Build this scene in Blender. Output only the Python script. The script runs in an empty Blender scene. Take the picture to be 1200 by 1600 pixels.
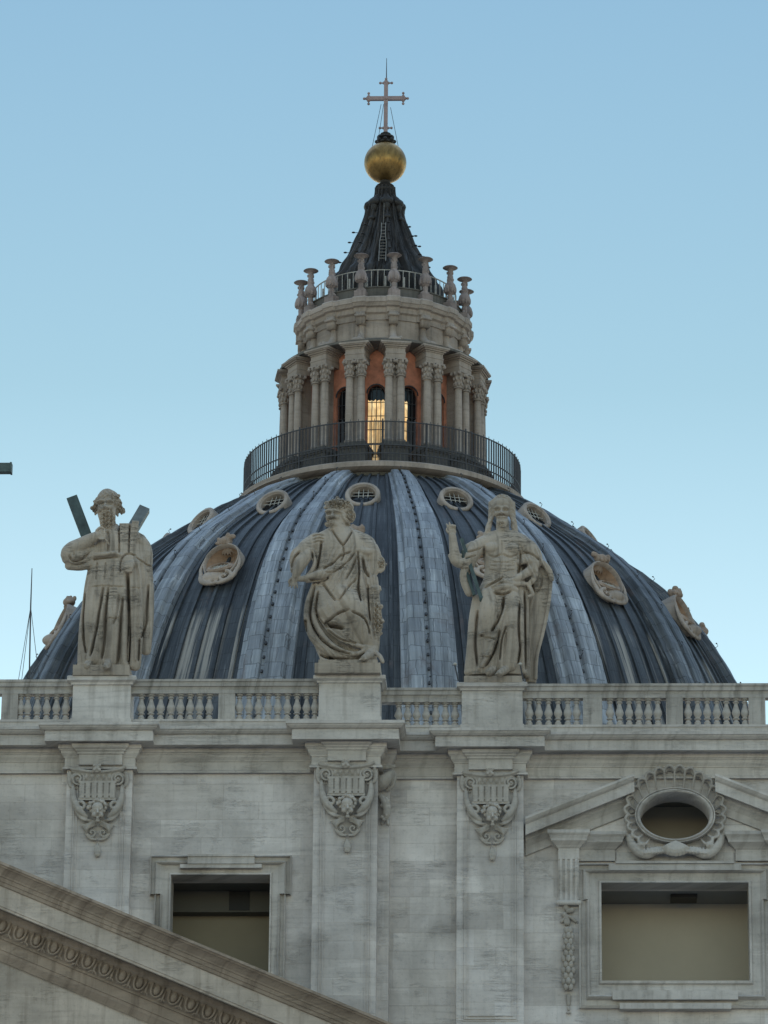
import bpy, bmesh, math, random
import numpy as np
from mathutils import Vector, Matrix, noise
from mathutils.bvhtree import BVHTree
random.seed(7)
R = math.radians
PI = math.pi
sc = bpy.context.scene
col = sc.collection

# ------------------------------------------------------------------ camera
F = 7000.0
PITCH, YAW, ROLL = R(19.5), R(2.3), R(0.55)
CAM = Vector((0, -145, 1.7))
fw = Vector((-math.sin(YAW)*math.cos(PITCH), math.cos(YAW)*math.cos(PITCH), math.sin(PITCH)))
rt = Vector((math.cos(YAW), math.sin(YAW), 0))
up = rt.cross(fw)
cr, sr = math.cos(ROLL), math.sin(ROLL)
cd = bpy.data.cameras.new('camera')
cam = bpy.data.objects.new('camera', cd)
col.objects.link(cam)
cd.sensor_fit = 'VERTICAL'
cd.sensor_height = 36
cd.lens = 36*F/1600
cd.clip_start = 1
cd.clip_end = 20000
# image content leans clockwise by ROLL
right2 = rt*cr + up*sr
up2 = (up*cr - rt*sr)
m = Matrix((right2, up2, -fw)).transposed().to_4x4()
m.translation = CAM
cam.matrix_world = m
sc.camera = cam

def ray(px, py):
    u = px-600
    v = 800-py
    return fw + right2*(u/F) + up2*(v/F)
def at(px, py, Y):
    d = ray(px, py)
    return CAM + d*((Y-CAM.y)/d.y)
def proj(p):
    d = Vector(p)-CAM
    c = d.dot(fw)
    return 600+F*d.dot(right2)/c, 800-F*d.dot(up2)/c

# ------------------------------------------------------------------ world, sun, exposure
sund = ray(613, 286).normalized()
sun_el = math.asin(sund.z)
sun_az = math.atan2(sund.x, sund.y)
w = bpy.data.worlds.new('World')
sc.world = w
w.use_nodes = True
wn = w.node_tree
wn.nodes.clear()
sky = wn.nodes.new('ShaderNodeTexSky')
sky.sky_type = 'NISHITA'
sky.sun_disc = False
sky.sun_elevation = sun_el
sky.sun_rotation = sun_az
sky.air_density = 1.0
sky.dust_density = 0.0
sky.ozone_density = 2.0
bg = wn.nodes.new('ShaderNodeBackground')
bg.inputs[1].default_value = 0.15
wo = wn.nodes.new('ShaderNodeOutputWorld')
# thin horizon haze: sky pales lower; unseen zenith and low band boosted to light facade
tc = wn.nodes.new('ShaderNodeTexCoord')
sx = wn.nodes.new('ShaderNodeSeparateXYZ')
rp = wn.nodes.new('ShaderNodeValToRGB')
stops = ((0.0, (1.15, .97, .77)), (.24, (1.05, .92, .71)), (.308, (.846, .738, .53)), (.36, (.66, .628, .462)),
         (.438, (.588, .597, .475)), (.48, (.62, .61, .54)), (.62, (1.75, 1.50, 1.20)), (.80, (3.3, 2.7, 2.02)))
while len(rp.color_ramp.elements) < len(stops):
    rp.color_ramp.elements.new(.5)
for e_, (p_, c_) in zip(rp.color_ramp.elements, stops):
    e_.position = p_
    e_.color = (*(v/3.4 for v in c_), 1)
mu = wn.nodes.new('ShaderNodeVectorMath')
mu.operation = 'MULTIPLY'
mu2 = wn.nodes.new('ShaderNodeVectorMath')
mu2.operation = 'SCALE'
mu2.inputs['Scale'].default_value = 3.4/.6
wn.links.new(tc.outputs['Generated'], sx.inputs[0])
wn.links.new(sx.outputs['Z'], rp.inputs[0])
wn.links.new(sky.outputs[0], mu.inputs[0])
wn.links.new(rp.outputs[0], mu.inputs[1])
wn.links.new(mu.outputs[0], mu2.inputs[0])
wn.links.new(mu2.outputs[0], bg.inputs[0])
wn.links.new(bg.outputs[0], wo.inputs[0])
sl = bpy.data.lights.new('sun', 'SUN')
sl.energy = 2.5
sl.angle = R(0.5)
sl.color = (1, .9, .76)
so = bpy.data.objects.new('sun', sl)
col.objects.link(so)
so.rotation_euler = (-sund).to_track_quat('-Z', 'Y').to_euler()
so.location = (0, -60, 200)
sc.view_settings.view_transform = 'Standard'
sc.view_settings.look = 'None'
sc.view_settings.gamma = 1
sc.view_settings.exposure = 0.0

# ------------------------------------------------------------------ mesh helpers
class MB:
    def __init__(s):
        s.v = []; s.f = []; s.m = []; s.uv = {}
    def add(s, verts, faces, mi=0):
        o = len(s.v)
        s.v += [tuple(p) for p in verts]
        for f in faces:
            s.f.append(tuple(i+o for i in f)); s.m.append(mi)
        return o
    def box(s, x0, x1, y0, y1, z0, z1, mi=0):
        s.add([(x0,y0,z0),(x1,y0,z0),(x1,y1,z0),(x0,y1,z0),(x0,y0,z1),(x1,y0,z1),(x1,y1,z1),(x0,y1,z1)],
              [(0,3,2,1),(4,5,6,7),(0,1,5,4),(1,2,6,5),(2,3,7,6),(3,0,4,7)], mi)
    def obox(s, c, ax, ay, az, mi=0):
        c = Vector(c); ax = Vector(ax); ay = Vector(ay); az = Vector(az)
        P = [c+ax*i+ay*j+az*k for k in (-1,1) for (i,j) in ((-1,-1),(1,-1),(1,1),(-1,1))]
        s.add(P, [(0,3,2,1),(4,5,6,7),(0,1,5,4),(1,2,6,5),(2,3,7,6),(3,0,4,7)], mi)
    def grid(s, rows, closed=False, cap=True, mi=0):
        n = len(rows[0]); V = [p for r in rows for p in r]; Fa = []
        for i in range(len(rows)-1):
            for j in range(n if closed else n-1):
                k = (j+1) % n
                Fa.append((i*n+j, i*n+k, (i+1)*n+k, (i+1)*n+j))
        if closed and cap:
            Fa.append(tuple(range(n))[::-1]); Fa.append(tuple((len(rows)-1)*n+j for j in range(n)))
        s.add(V, Fa, mi)
    def tube(s, pts, rad, n=8, mi=0, flat=1.0, sub=0):
        pts = [Vector(p) for p in pts]
        if not hasattr(rad, '__len__'): rad = [rad]*len(pts)
        if sub and len(pts) > 2: pts, rad = smooth_path(pts, rad, sub)
        rows = []; prev = None
        for i, p in enumerate(pts):
            a = pts[max(i-1,0)]; b = pts[min(i+1,len(pts)-1)]
            t = (b-a)
            t = t.normalized() if t.length > 1e-9 else Vector((0,0,1))
            if prev is None:
                prev = Vector((0,1,0)) if abs(t.y) < .9 else Vector((1,0,0))
            u = (prev - t*prev.dot(t)).normalized(); prev = u
            w_ = t.cross(u)
            rows.append([p + (u*math.cos(2*PI*k/n)*flat + w_*math.sin(2*PI*k/n))*rad[i] for k in range(n)])
        s.grid(rows, True, True, mi)
    def cap(s, p, q, r1, r2, n=12):
        p = Vector(p); q = Vector(q); d = (q-p); L = d.length; d = d/L if L > 1e-9 else Vector((0,0,1))
        pts = []; rad = []
        for k in range(5):
            a = PI/2*(1-k/4); pts.append(p - d*r1*math.sin(a)); rad.append(max(r1*math.cos(a), r1*.02))
        for k in range(5):
            a = PI/2*k/4; pts.append(q + d*r2*math.sin(a)); rad.append(max(r2*math.cos(a), r2*.02))
        s.tube(pts, rad, n)
    def ell(s, c, rx, ry, rz, rot=None, n=14, mi=0):
        c = Vector(c); rows = []
        for i in range(1, n):
            th = PI*i/n
            row = []
            for j in range(n+4):
                ph = 2*PI*j/(n+4)
                p = Vector((rx*math.sin(th)*math.cos(ph), ry*math.sin(th)*math.sin(ph), -rz*math.cos(th)))
                if rot: p = rot @ p
                row.append(c+p)
            rows.append(row)
        s.grid(rows, True, True, mi)
    def lathe(s, prof, c=(0,0,0), n=32, mi=0, closed=False, a0=0, a1=2*PI):
        rows = []; full = abs(a1-a0-2*PI) < 1e-6
        for r_, z_ in prof:
            rows.append([(c[0]+r_*math.cos(a0+(a1-a0)*k/n), c[1]+r_*math.sin(a0+(a1-a0)*k/n), c[2]+z_) for k in range(n if full else n+1)])
        if closed: rows.append(rows[0])
        s.grid(rows, full, not closed, mi)
    def make(s, name, mats, parent=None, smooth=False, base=None, recalc=True, auto=None):
        me = bpy.data.meshes.new(name)
        b = wloc(parent) if base is None else Vector(base)
        me.from_pydata([(p[0]-b.x, p[1]-b.y, p[2]-b.z) for p in s.v], [], s.f)
        if not isinstance(mats, (list, tuple)): mats = [mats]
        for q in mats: me.materials.append(q)
        if len(mats) > 1: me.polygons.foreach_set('material_index', s.m)
        if recalc:
            bm = bmesh.new(); bm.from_mesh(me); bmesh.ops.recalc_face_normals(bm, faces=bm.faces); bm.to_mesh(me); bm.free()
        if smooth: me.polygons.foreach_set('use_smooth', [True]*len(me.polygons))
        if auto: me.set_sharp_from_angle(angle=R(auto))
        o = bpy.data.objects.new(name, me)
        col.objects.link(o)
        if parent: o.parent = parent
        elif base is not None: o.location = b
        return o
def wloc(o):
    v = Vector((0,0,0))
    while o is not None:
        v = v + o.location; o = o.parent
    return v
def smooth_path(pts, rad, sub):
    P = []; Q = []; n = len(pts)
    for i in range(n-1):
        p0 = pts[max(i-1,0)]; p1 = pts[i]; p2 = pts[i+1]; p3 = pts[min(i+2,n-1)]
        for k in range(sub):
            t = k/sub
            P.append(.5*((2*p1)+(p2-p0)*t+(2*p0-5*p1+4*p2-p3)*t*t+(3*p1-p0-3*p2+p3)*t**3))
            Q.append(rad[i]*(1-t)+rad[i+1]*t)
    P.append(pts[-1]); Q.append(rad[-1])
    return P, Q
def empty(name, loc, label=None, cat=None, group=None, parent=None):
    o = bpy.data.objects.new(name, None); o.empty_display_size = .5
    col.objects.link(o)
    if parent: o.parent = parent; o.location = Vector(loc)-wloc(parent)
    else: o.location = loc
    if label: o['label'] = label
    if cat: o['category'] = cat
    if group: o['group'] = group
    return o
def sweep(mb, path, prof, closed_prof=True, mi=0):
    """sweep a profile [(outward, z)] along a plan polyline [(x,y)], outward = right-hand side when walking +x (towards -y)."""
    n = len(path); rows = []
    P = [Vector((a, b)) for a, b in path]
    for i in range(n):
        d1 = (P[i]-P[i-1]).normalized() if i > 0 else None
        d2 = (P[i+1]-P[i]).normalized() if i < n-1 else None
        n1 = Vector((d1.y, -d1.x)) if d1 else None
        n2 = Vector((d2.y, -d2.x)) if d2 else None
        if n1 is None: nn = n2
        elif n2 is None: nn = n1
        else:
            nn = (n1+n2)
            nn = nn/max(nn.dot(n1), .15)
        rows.append([(P[i].x+nn.x*o, P[i].y+nn.y*o, z) for o, z in prof])
    mb.grid(rows, closed_prof, closed_prof, mi)

# ------------------------------------------------------------------ materials
class NT:
    def __init__(s, name):
        s.mat = bpy.data.materials.new(name); s.mat.use_nodes = True
        s.t = s.mat.node_tree; s.b = s.t.nodes['Principled BSDF']
        s.tc = s.t.nodes.new('ShaderNodeTexCoord')
    def n(s, ty, **k):
        q = s.t.nodes.new(ty)
        for a, b in k.items(): setattr(q, a, b)
        return q
    def l(s, a, b): s.t.links.new(a, b)
    def mapping(s, scale, src='Object', loc=(0,0,0), rot=(0,0,0)):
        q = s.n('ShaderNodeMapping'); q.inputs['Scale'].default_value = scale
        q.inputs['Location'].default_value = loc; q.inputs['Rotation'].default_value = rot
        s.l(s.tc.outputs[src] if isinstance(src, str) else src, q.inputs[0]); return q.outputs[0]
    def noise(s, vec, scale=1, detail=6, rough=.55, dist=0):
        q = s.n('ShaderNodeTexNoise'); q.inputs['Scale'].default_value = scale
        q.inputs['Detail'].default_value = detail; q.inputs['Roughness'].default_value = rough
        q.inputs['Distortion'].default_value = dist
        s.l(vec, q.inputs['Vector']); return q.outputs['Fac']
    def ramp(s, fac, stops, interp='LINEAR'):
        q = s.n('ShaderNodeValToRGB'); q.color_ramp.interpolation = interp
        e = q.color_ramp.elements
        while len(e) < len(stops): e.new(.5)
        for i, (p, c) in enumerate(stops):
            e[i].position = p
            e[i].color = (*c, 1) if hasattr(c, '__len__') else (c, c, c, 1)
        s.l(fac, q.inputs[0]); return q.outputs[0]
    def mix(s, a, b, fac, mode='MIX'):
        q = s.n('ShaderNodeMix', data_type='RGBA', blend_type=mode)
        for i, v in ((0, fac), (6, a), (7, b)):
            if isinstance(v, (int, float)): q.inputs[i].default_value = v if i == 0 else (v, v, v, 1)
            elif isinstance(v, tuple): q.inputs[i].default_value = (*v, 1) if len(v) == 3 else v
            else: s.l(v, q.inputs[i])
        return q.outputs[2]
    def math(s, op, a, b=0.0):
        q = s.n('ShaderNodeMath', operation=op)
        for i, v in ((0, a), (1, b)):
            if isinstance(v, (int, float)): q.inputs[i].default_value = v
            else: s.l(v, q.inputs[i])
        return q.outputs[0]
    def out(s, colr, rough=.85, bump=None, bs=.3, bd=.05, metal=0, bump2=None):
        if isinstance(colr, tuple): s.b.inputs['Base Color'].default_value = (*colr, 1)
        else: s.l(colr, s.b.inputs['Base Color'])
        if isinstance(rough, (int, float)): s.b.inputs['Roughness'].default_value = rough
        else: s.l(rough, s.b.inputs['Roughness'])
        s.b.inputs['Metallic'].default_value = metal
        if bump is not None:
            q = s.n('ShaderNodeBump'); q.inputs['Strength'].default_value = bs; q.inputs['Distance'].default_value = bd
            s.l(bump, q.inputs['Height']); s.l(q.outputs[0], s.b.inputs['Normal'])
        return s.mat

def travertine(name, base, courses=True, cw=2.1, ch=.62, dirt=(.16,.13,.10), dirt_amt=.45, seed=0.0, crack=.35):
    k = NT(name)
    ob = k.tc.outputs['Object']
    sep = k.n('ShaderNodeSeparateXYZ'); k.l(ob, sep.inputs[0])
    comb = k.n('ShaderNodeCombineXYZ')
    k.l(k.math('ADD', sep.outputs['X'], k.math('MULTIPLY', sep.outputs['Y'], .77)), comb.inputs[0]); k.l(sep.outputs['Z'], comb.inputs[1])
    comb.inputs[2].default_value = seed
    uv = comb.outputs[0]
    big = k.noise(uv, .35, 5, .6, .5)
    strata = k.noise(k.mapping((.35, 5.0, 1), uv), 1.0, 8, .65, .4)
    drips = k.noise(k.mapping((3.2, .22, 1), uv), 1.0, 7, .62, .3)
    fine = k.noise(uv, 9.0, 6, .7)
    b3 = tuple(base)
    lo = tuple(c*.66*t for c, t in zip(base, (1.0, .99, .97)))
    hi = tuple(min(1, c*1.22) for c in base)
    c = k.mix(lo, hi, k.ramp(big, ((.3, 0), (.7, 1))))
    c = k.mix(c, tuple(x*.62 for x in base), k.ramp(strata, ((.52, 0), (.75, .65))))
    c = k.mix(c, tuple(x*1.30 for x in base), k.ramp(strata, ((.25, .45), (.42, 0))))
    joint = None
    if courses:
        br = k.n('ShaderNodeTexBrick')
        br.inputs['Scale'].default_value = 1; br.inputs['Brick Width'].default_value = cw; br.inputs['Row Height'].default_value = ch
        br.inputs['Mortar Size'].default_value = .012; br.inputs['Mortar Smooth'].default_value = .3; br.offset = .43; br.squash = .8; br.squash_frequency = 3
        br.inputs['Color1'].default_value = (.86, .86, .88, 1); br.inputs['Color2'].default_value = (1.13, 1.13, 1.13, 1); br.inputs['Mortar'].default_value = (.84, .82, .80, 1)
        warp = k.n('ShaderNodeVectorMath', operation='ADD'); k.l(uv, warp.inputs[0])
        wn_ = k.n('ShaderNodeTexNoise'); wn_.inputs['Scale'].default_value = 1.3; k.l(uv, wn_.inputs['Vector'])
        wv = k.n('ShaderNodeVectorMath', operation='SCALE'); wv.inputs['Scale'].default_value = .03
        k.l(wn_.outputs['Color'], wv.inputs[0]); k.l(wv.outputs[0], warp.inputs[1]); k.l(warp.outputs[0], br.inputs['Vector'])
        c = k.mix(c, br.outputs['Color'], .62, 'MULTIPLY')
        joint = br.outputs['Fac']
        b2 = k.n('ShaderNodeTexBrick'); b2.inputs['Scale'].default_value = 1; b2.inputs['Brick Width'].default_value = 1.37; b2.inputs['Row Height'].default_value = ch*2
        b2.inputs['Mortar Size'].default_value = 0; b2.offset = .3; b2.offset_frequency = 3; b2.squash = 1.7; b2.squash_frequency = 2
        b2.inputs['Color1'].default_value = (.90, .89, .88, 1); b2.inputs['Color2'].default_value = (1.09, 1.10, 1.12, 1); k.l(warp.outputs[0], b2.inputs['Vector'])
        c = k.mix(c, b2.outputs['Color'], .8, 'MULTIPLY')
    c = k.mix(c, dirt, k.math('MULTIPLY', k.ramp(drips, ((.5, 0), (.78, 1))), dirt_amt))
    c = k.mix(c, (.10, .085, .07), k.math('MULTIPLY', k.ramp(k.noise(uv, 2.4, 9, .75, 1.2), ((.60, 0), (.72, 1))), dirt_amt*.6))
    c = k.mix(c, (0.80, 0.80, .78), k.ramp(fine, ((.0, 0), (.66, 0), (.80, .18))), 'MIX')
    c = k.mix(c, 0.62, k.math('MULTIPLY', k.ramp(fine, ((.30, 1), (.46, 0))), .5), 'MULTIPLY')
    # travertine pits and hairline horizontal cracks
    cr_ = k.noise(k.mapping((.8, 9.0, 1), uv), 1.0, 9, .75, .9)
    crk = k.ramp(cr_, ((.485, 0), (.5, 1), (.515, 0)))
    gate = k.ramp(k.noise(uv, .9, 2), ((.52, 0), (.62, 1)))
    crk = k.math('MULTIPLY', crk, gate)
    c = k.mix(c, .35, k.math('MULTIPLY', crk, crack), 'MULTIPLY')
    h = k.math('ADD', k.math('MULTIPLY', fine, .35), k.math('MULTIPLY', strata, .5))
    h = k.math('SUBTRACT', h, k.math('MULTIPLY', crk, .8))
    if joint is not None: h = k.math('SUBTRACT', h, k.math('MULTIPLY', joint, .3))
    return k.out(c, .9, h, .8 if seed == 2.0 else .55, .045 if seed == 2.0 else .03)

M = {}
M['wall'] = travertine('travertine_wall', (.61, .56, .515), True, dirt_amt=.2)
M['trim'] = travertine('travertine_trim', (.55, .505, .46), False, dirt_amt=.55, seed=4.0)
M['weathered'] = travertine('weathered_balustrade_stone', (.46, .42, .375), False, dirt=(.09, .08, .065), dirt_amt=.85, seed=6.0)
M['carve'] = travertine('travertine_carving', (.47, .425, .375), False, dirt_amt=.6, seed=9.0, crack=.15)
M['statue'] = travertine('weathered_statue_stone', (.40, .335, .268), False, dirt=(.06,.05,.04), dirt_amt=.85, seed=2.0, crack=.9)
M['brown'] = travertine('brown_travertine', (.38, .30, .235), False, dirt=(.09,.06,.04), dirt_amt=.8, seed=13.0)
M['brownlight'] = travertine('buff_travertine', (.53, .455, .385), False, dirt=(.16,.12,.085), dirt_amt=.6, seed=17.0)
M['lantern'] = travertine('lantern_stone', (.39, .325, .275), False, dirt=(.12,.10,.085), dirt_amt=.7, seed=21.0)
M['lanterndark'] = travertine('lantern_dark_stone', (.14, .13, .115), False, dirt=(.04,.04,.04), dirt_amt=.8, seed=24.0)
M['finial'] = travertine('sooty_pink_stone', (.30, .245, .225), False, dirt=(.07, .05, .05), dirt_amt=.8, seed=41.0)  # pinkish stone, colour darkened to stand in for backlit shade
M['niche'] = travertine('rusty_brown_stone', (.36, .235, .155), False, dirt=(.12, .06, .03), dirt_amt=.7, seed=51.0, crack=.1)
M['dormer'] = travertine('dormer_stone', (.34, .26, .205), False, dirt=(.16,.10,.06), dirt_amt=.7, seed=31.0)
def flat(name, c, rough=.8, metal=0, nscale=3.0, var=.35, bump=.2):
    k = NT(name); n1 = k.noise(k.tc.outputs['Object'], nscale, 8, .65)
    cc = k.mix(tuple(x*(1-var) for x in c), tuple(min(1,x*(1+var)) for x in c), k.ramp(n1, ((.3,0),(.7,1))))
    return k.out(cc, rough, n1, bump, .03, metal)
M['plaster'] = flat('brick_red_plaster', (.56, .225, .14), .9, 0, 1.4, .35)
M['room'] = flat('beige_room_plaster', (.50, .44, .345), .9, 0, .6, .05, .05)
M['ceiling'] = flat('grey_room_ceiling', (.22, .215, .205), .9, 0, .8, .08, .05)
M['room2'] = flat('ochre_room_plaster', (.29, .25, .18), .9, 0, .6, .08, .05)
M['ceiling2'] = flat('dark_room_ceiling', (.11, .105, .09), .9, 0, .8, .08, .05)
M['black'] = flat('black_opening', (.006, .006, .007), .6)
M['iron'] = flat('dark_iron', (.045, .045, .05), .6)
M['iron2'] = flat('grey_iron', (.20, .19, .175), .6)
M['ironpale'] = flat('pale_painted_iron', (.42, .40, .36), .6)
M['verdigris'] = flat('green_black_bronze', (.05, .075, .07), .55, .0, 2.5, .5)
M['greybeam'] = flat('grey_bronze_beam', (.13, .15, .155), .6, 0, 2.0, .4)
M['cross'] = flat('pinkish_copper', (.30, .215, .20), .5, .2, 2.0, .2)
M['spire'] = None
def gold():
    k = NT('old_gilded_copper')
    n1 = k.noise(k.mapping((1, 1, .5)), 1.1, 8, .6, .4)
    n2 = k.noise(k.mapping((3, 3, 1)), 2.6, 9, .7, .5)
    c = k.mix((.20, .115, .035), (.45, .28, .10), k.ramp(n1, ((.35,0),(.65,1))))
    c = k.mix(c, (.10, .085, .045), k.ramp(n2, ((.5,0),(.7,.8))))
    return k.out(c, k.ramp(n2, ((.3,.30),(.7,.55))), n2, .25, .04, .85)
M['gold'] = gold()
ARCV = 36.0
def lead(name, dark, light, streak=1.0, plate=(1.0, 1.25), stain=False):
    k = NT(name)
    uv = k.tc.outputs['UV']
    st = k.noise(k.mapping((2.2, .09, 1), uv), 1.0, 8, .68, .25)
    st2 = k.noise(k.mapping((7.5, .35, 1), uv), 1.0, 6, .7, .1)
    pat = k.noise(uv, .16, 4, .6, .6)
    br = k.n('ShaderNodeTexBrick'); br.inputs['Scale'].default_value = 1
    br.inputs['Brick Width'].default_value = plate[0]; br.inputs['Row Height'].default_value = plate[1]
    br.inputs['Mortar Size'].default_value = .022; br.offset = .5; br.offset_frequency = 2
    br.inputs['Color1'].default_value = (.74,.74,.76,1); br.inputs['Color2'].default_value = (1.2,1.2,1.18,1); br.inputs['Mortar'].default_value = (.28,.27,.27,1)
    wj = k.n('ShaderNodeVectorMath', operation='ADD'); k.l(uv, wj.inputs[0])
    wn_ = k.n('ShaderNodeTexNoise'); wn_.inputs['Scale'].default_value = 1.6; k.l(uv, wn_.inputs['Vector'])
    wv = k.n('ShaderNodeVectorMath', operation='SCALE'); wv.inputs['Scale'].default_value = .22
    k.l(wn_.outputs['Color'], wv.inputs[0]); k.l(wv.outputs[0], wj.inputs[1]); k.l(wj.outputs[0], br.inputs['Vector'])
    f = k.math('ADD', k.math('MULTIPLY', st, .6), k.math('ADD', k.math('MULTIPLY', st2, .3), k.math('MULTIPLY', pat, .35)))
    c = k.mix(dark, light, k.ramp(f, ((.54, 0), (.66, .35), (.80, 1))))
    c = k.mix(c, br.outputs['Color'], .75, 'MULTIPLY')
    c = k.mix(c, tuple(min(1, x*2.3+.05) for x in light), k.math('MULTIPLY', k.ramp(st2, ((.60, 0), (.74, 1))), .45*streak))
    c = k.mix(c, tuple(x*.35 for x in dark), k.math('MULTIPLY', k.ramp(k.noise(k.mapping((1.0,.05,1), uv, (7,3,0)), 1.0, 7, .7, .2), ((.52, 0), (.66, 1))), .8*streak))
    c = k.mix(c, (.10, .07, .06), k.math('MULTIPLY', k.ramp(k.noise(k.mapping((.5,.3,1), uv, (17,3,0)), 1.0, 7, .7, .5), ((.58, 0), (.7, 1))), .5*streak))
    if stain:
        # lime runs washed down from the dormers' stone
        su = k.n('ShaderNodeSeparateXYZ'); k.l(uv, su.inputs[0])
        du = k.math('ABSOLUTE', k.math('SUBTRACT', k.math('MODULO', k.math('ADD', su.outputs['X'], 11.375*1.5-9.05), 11.375), 11.375/2))
        wide = k.ramp(k.math('DIVIDE', du, 4.0), ((.30, 1), (.55, 0)))
        low = k.ramp(k.math('DIVIDE', su.outputs['Y'], ARCV), ((.05, .2), (.40, 1), (.47, 1), (.50, 0)))
        run = k.ramp(k.noise(k.mapping((2.6, .10, 1), uv, (3, 9, 0)), 1.0, 6, .6, .15), ((.47, 0), (.60, 1)))
        c = k.mix(c, (.36, .33, .29), k.math('MULTIPLY', k.math('MULTIPLY', wide, low), k.math('MULTIPLY', run, .8)))
    h = k.math('SUBTRACT', k.math('MULTIPLY', st2, .5), k.math('MULTIPLY', br.outputs['Fac'], .9))
    return k.out(c, .62, h, .5, .06)
M['lead'] = lead('dark_lead_panels', (.016, .020, .025), (.088, .097, .108), 1.3, stain=True)
M['leadrib'] = lead('pale_lead_ribs', (.16, .175, .195), (.46, .49, .53), 1.0, (.8, 1.1))  # camera-facing ribs: sky sheen painted in as a paler lead colour
M['leadribdull'] = lead('dull_lead_ribs', (.038, .045, .053), (.20, .215, .235), 1.2, (.8, 1.1))  # same lead, darker, for ribs without the painted sky sheen
M['spire'] = lead('blackened_lead', (.012, .011, .010), (.085, .072, .062), .9, (.5, 2.0))
k_ = NT('dusty_window_glass'); M['glass'] = k_.out((.012, .014, .017), .12)
def lit():  # added emissive sheet standing in for sunlight inside the lantern
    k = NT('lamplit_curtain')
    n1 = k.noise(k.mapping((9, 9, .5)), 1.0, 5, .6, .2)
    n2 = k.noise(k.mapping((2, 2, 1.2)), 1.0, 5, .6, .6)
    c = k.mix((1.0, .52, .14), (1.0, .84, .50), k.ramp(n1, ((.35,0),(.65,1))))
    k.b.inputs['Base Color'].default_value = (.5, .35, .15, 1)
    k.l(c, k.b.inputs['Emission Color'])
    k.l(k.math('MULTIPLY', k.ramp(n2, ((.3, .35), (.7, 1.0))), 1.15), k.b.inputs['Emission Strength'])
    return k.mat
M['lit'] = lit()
k_ = NT('piazza_cobbles')
_c = k_.mix((.19, .185, .175), (.28, .27, .26), k_.noise(k_.tc.outputs['Object'], .2, 8, .7))
M['ground'] = k_.out(_c, .85)

# ------------------------------------------------------------------ ground
g = MB(); g.add([(-9000,-9000,0),(9000,-9000,0),(9000,9000,0),(-9000,9000,0)], [(0,1,2,3)])
go = g.make('ground', M['ground']); go['kind'] = 'structure'

# ------------------------------------------------------------------ facade
WL, WR = 0.0, .75
def X(px, Y, py=1250): return at(px, py, Y).x
def Z(px, py, Y): return at(px, py, Y).z
FB = (X(350, 0), 0, 0)
fac = empty('church_facade', FB, 'pale travertine church front with pilasters, windows and a balustrade along its top', 'church front')
FZ = 0.0
xp1a, xp1b, Yp1 = X(103.5, -.5), X(206, -.5), -.5
xpca, xpcb, Ypc = X(490, -.65), X(590, -.65), -.65
xp3a, xp3b, Yp3 = X(714, .25), X(818, .25), .25
XL, XR = -48.0, 34.0
def prof(lst, Y0=0.0, px=350): return [(p, Z(px, y, Y0-p)) for p, y in lst]
# --- walls
zc0 = Z(350, 1133, -.92)
wl = MB()
hx0, hx1 = X(270.5, 0), X(425, 0); hz1 = Z(348, 1368, 0); hz0 = hz1-4.6
wl.box(XL, hx0, 0, 1.0, 0, zc0-.02); wl.box(hx1, xpcb+.02, 0, 1.0, 0, zc0-.02)
wl.box(hx0, hx1, 0, 1.0, hz1, zc0-.02); wl.box(hx0, hx1, 0, 1.0, 0, hz0)
wl.make('wall', M['wall'], fac)
rx0, rx1 = X(939.5, WR, 1450), X(1171, WR, 1450); rz1, rz0 = Z(1055, 1380.5, WR), Z(1055, 1534.5, WR)
oc = at(1054.5, 1277.5, WR); orx = 53/45.6; orz = 34.5/43.4
pz0, pz1 = oc.z-1.2, oc.z+1.2
wr = MB()
wr.box(xpcb+.021, rx0, WR, WR+1, 0, zc0-.02); wr.box(rx1, XR, WR, WR+1, 0, zc0-.02)
wr.box(rx0, rx1, WR, WR+1, 0, rz0); wr.box(rx0, rx1, WR, WR+1, rz1, pz0); wr.box(rx0, rx1, WR, WR+1, pz1, zc0-.02)
n = 64
def rectpt(a, x0, x1, z0, z1, c):
    dx, dz = math.cos(a), math.sin(a); t = 1e9
    if dx > 1e-9: t = min(t, (x1-c.x)/dx)
    if dx < -1e-9: t = min(t, (x0-c.x)/dx)
    if dz > 1e-9: t = min(t, (z1-c.z)/dz)
    if dz < -1e-9: t = min(t, (z0-c.z)/dz)
    return c.x+dx*t, c.z+dz*t
angs = sorted([2*PI*i/n for i in range(n)] + [math.atan2(zz-oc.z, xx-oc.x) % (2*PI) for xx in (rx0, rx1) for zz in (pz0, pz1)])
ra, rb, rc = [], [], []
for a in angs:
    q = rectpt(a, rx0, rx1, pz0, pz1, oc); ra.append((q[0], WR, q[1]))
    d_ = 1/math.sqrt((math.cos(a)/orx)**2+(math.sin(a)/orz)**2)
    rb.append((oc.x+math.cos(a)*d_, WR, oc.z+math.sin(a)*d_)); rc.append((rb[-1][0], WR+.9, rb[-1][2]))
wr.grid([ra, rb, rc], True, False)
wr.make('wall', M['wall'], fac)
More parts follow.
